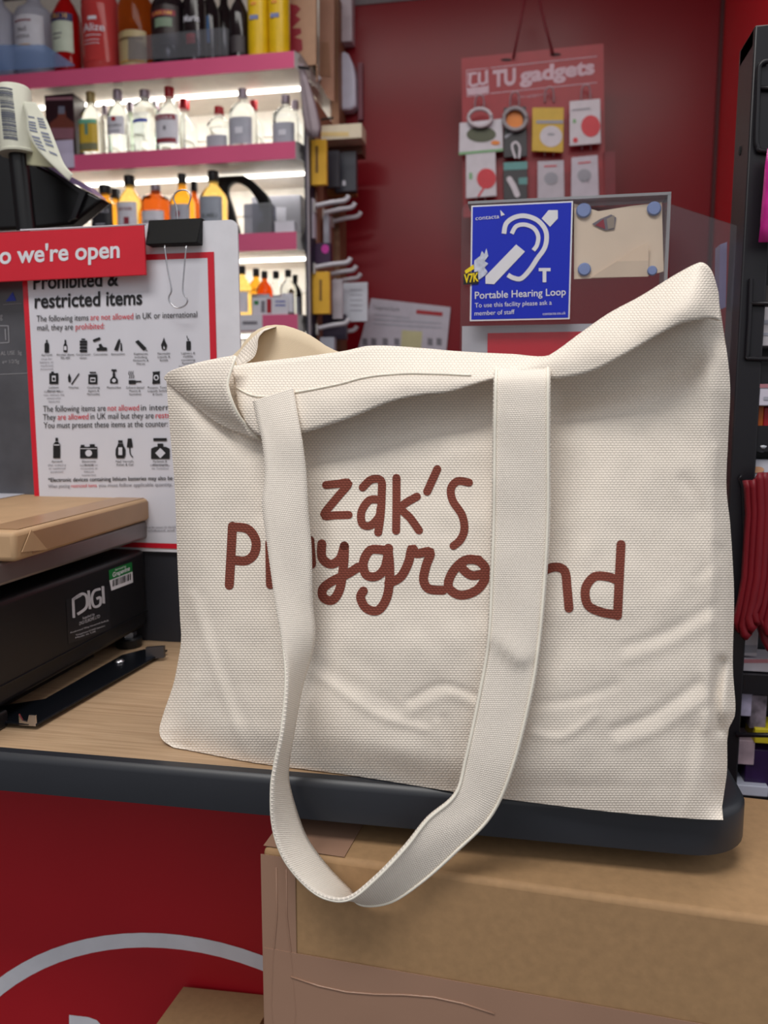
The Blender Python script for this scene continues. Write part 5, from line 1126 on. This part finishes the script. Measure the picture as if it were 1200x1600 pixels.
mb = MB(); mb.tube(catmull([PW3(1174, 436), PW3(1173, 445), PW3(1171, 500), PW3(1168, 555), PW3(1173, 560), PW3(1260, 562)], 5), 0.0022, 8); mb.tube([PW3(1171, 474), PW3(1260, 475)], 0.0022, 8); mb.build('wire_loop', RACKM, rack, smooth=True)
mb = MB(); mb.tube([PW3(1150, 1148), PW3(1290, 1150)], 0.0024, 8); mb.build('cross_bar', RACKM, rack, smooth=True)
mb = MB(); mb.tube([PW3(1158, 742), PW3(1155, 748), PW3(1160, 760), PW3(1162, 820), PW3(1163, 865), PW3(1166, 868)], 0.0012, 6); mb.build('side_wire', RACKM, rack, smooth=True)
PX2 = PY(YRK+0.01); yb0 = YRK+0.012
for y0, y1 in ((1052, 1082), (665, 705), (572, 605)):
    mb = MB(); mb.box((xa+0.023, YRK+0.004, PX2(1180, y1).z), (xa+0.42, YRK+0.05, PX2(1180, y0).z)); mb.build('shelf_board', RACKM, rack)
mb = MB(); mb.box((xa+0.01, YRK+0.05, 0.02), (xa+0.42, YRK+0.0535, zt-0.02)); mb.build('back_sheet', RACKM, rack)
mb = MB(); mb.box((xa+0.40, YRK, 0.02), (xa+0.42, YRK+0.05, zt)); mb.build('post', RACKM, rack)
# goods on the rack
t = thing('hanging_pouch', 'shiny magenta pouch hanging at the right frame edge', 'pouch', PW3(1195, 380))
mb = MB(); rows = []
for y_, a0, d in ((232, 1199, 0), (260, 1195, 0.006), (300, 1192, 0.008), (345, 1188, 0.006), (352, 1188, 0.004), (378, 1185, 0.002)):
    rows.append([PY(YRK-0.02)(a0+i*12, y_, d*math.sin(i*1.2)) for i in range(8)])
mb.grid(rows); mb.build('pouch', mat('magenta_foil', (206, 46, 150), 0.25, var=0.2, scale=60), t, smooth=True, solid=0.004)
def rk(label, px, m, cat='pack', name='boxed_pack', dy=0.012, prints=(), dep=0.035): return carton(label, px, YRK+dy, dep, m, cat, name, prints=prints)
rk('white carton with grey print behind the upper wire loop', (1188, 480, 1250, 540), mat('rack_white', (206, 200, 206), 0.4), prints=((0, 1190, 500, 1215, 506, LGREY), (0, 1190, 520, 1215, 524, LGREY)))
rk('grey brown tube lid above the white carton on the rack', (1189, 446, 1240, 479), mat('rack_taupe', (74, 66, 66), 0.5))
rk('white shelf label strip with pink top edge on the rack', (1181, 600, 1260, 634), mat('rack_label', (208, 204, 220), 0.4), 'label', 'shelf_label', 0.001, ((0, 1181, 600, 1260, 606, mat('dusty_pink', (176, 120, 130), 0.4)), (0, 1193, 620, 1210, 625, LGREY)), 0.002)
rk('orange pack on the rack below the white label strip', (1179, 634, 1192, 668), mat('rack_orange', (190, 92, 20), 0.4))
rk('red pack beside the orange pack at the frame edge', (1194, 636, 1260, 676), CAPRED)
t = thing('wrapped_sweet', 'silver wrapped sweet on the dark rack shelf', 'sweet', PX2(1190, 704))
mb = MB(); c = PX2(1190, 700); mb.lathe(c, [(0.002, -0.004), (0.006, -0.002), (0.007, 0.002), (0.003, 0.006)], 10, 0); mb.build('wrapper', STEEL, t, smooth=True)
rk('white card with orange picture above the red ribbed sack', (1175, 718, 1250, 760), mat('rack_card', (208, 208, 220), 0.4), prints=((1, 1184, 734, 10, 5, mat('peach', (226, 170, 130), 0.5)),))
# ribbed red sack
t = thing('ribbed_sack', 'dark red ribbed cloth sack hanging on the rack', 'sack', PW3(1180, 1000))
mb = MB(); rows = []
for y_, a0 in ((748, 1165), (760, 1167), (800, 1169), (850, 1166), (900, 1163), (940, 1156), (965, 1149), (980, 1152), (985, 1158)):
    rows.append([PY(YRK-0.012)(a0+i*2.2, y_+(2 if i < 6 else 0)-(0 if y_ > 760 else (0 if i < 9 else 10)) + (10*math.sin(i*0.35) if y_ > 940 else 0), 0.003*math.sin(i*1.5)+0.012*math.sin(min(1, i/12)*math.pi/2)) for i in range(40)])
mb.grid(rows); mb.build('cloth', mat('dark_red_cloth', (122, 16, 32), 0.5, var=0.1), t, smooth=True, solid=0.003)
mb = MB(); mb.slab([PY(YRK-0.014)(*p) for p in ((1184, 975), (1250, 975), (1250, 1024), (1202, 1022), (1190, 1000))], (0, 0.01, 0)); mb.build('lower_fold', mat('dark_red_cloth2', (120, 20, 36), 0.5), t, bevel=0.002)
rk('white tub with grey foot behind the red sack', (1163, 968, 1183, 1026), mat('rack_tub', (190, 186, 196), 0.4), 'tub', 'plastic_tub', prints=((0, 1163, 1008, 1183, 1020, PGY),), dep=0.03)
rk('white and pink box end lying on the lower rack shelf', (1158, 1028, 1260, 1054), mat('rack_pale', (210, 204, 214), 0.4), prints=((0, 1158, 1030, 1260, 1036, mat('rack_pink', (196, 130, 140), 0.4)),))
rk('grey crumpled packet upper left under the rack shelf', (1155, 1082, 1174, 1120), mat('rack_lilac', (170, 164, 190), 0.4, var=0.3, scale=60), 'packet', 'snack_packet')
rk('black and white packet under the rack shelf', (1174, 1086, 1196, 1140), mat('rack_mixed', (120, 110, 122), 0.4, var=0.8, scale=60), 'packet', 'snack_packet')
rk('yellow packet beside the lower cross bar', (1180, 1138, 1250, 1166), mat('rack_yellow', (214, 196, 40), 0.4), 'packet', 'snack_packet', 0.008)
rk('pale pink packet below the lower cross bar', (1153, 1156, 1178, 1196), mat('rack_rose', (182, 160, 172), 0.4, var=0.25, scale=50), 'packet', 'snack_packet')
rk('dark purple packet at the bottom of the rack', (1166, 1170, 1260, 1240), mat('rack_purple', (48, 26, 72), 0.35, var=0.3, scale=50), 'packet', 'snack_packet', 0.014)
rk('white tray edge at the foot of the rack goods', (1151, 1226, 1200, 1246), mat('rack_tray', (200, 204, 222), 0.4), 'tray', 'tray', 0.006)
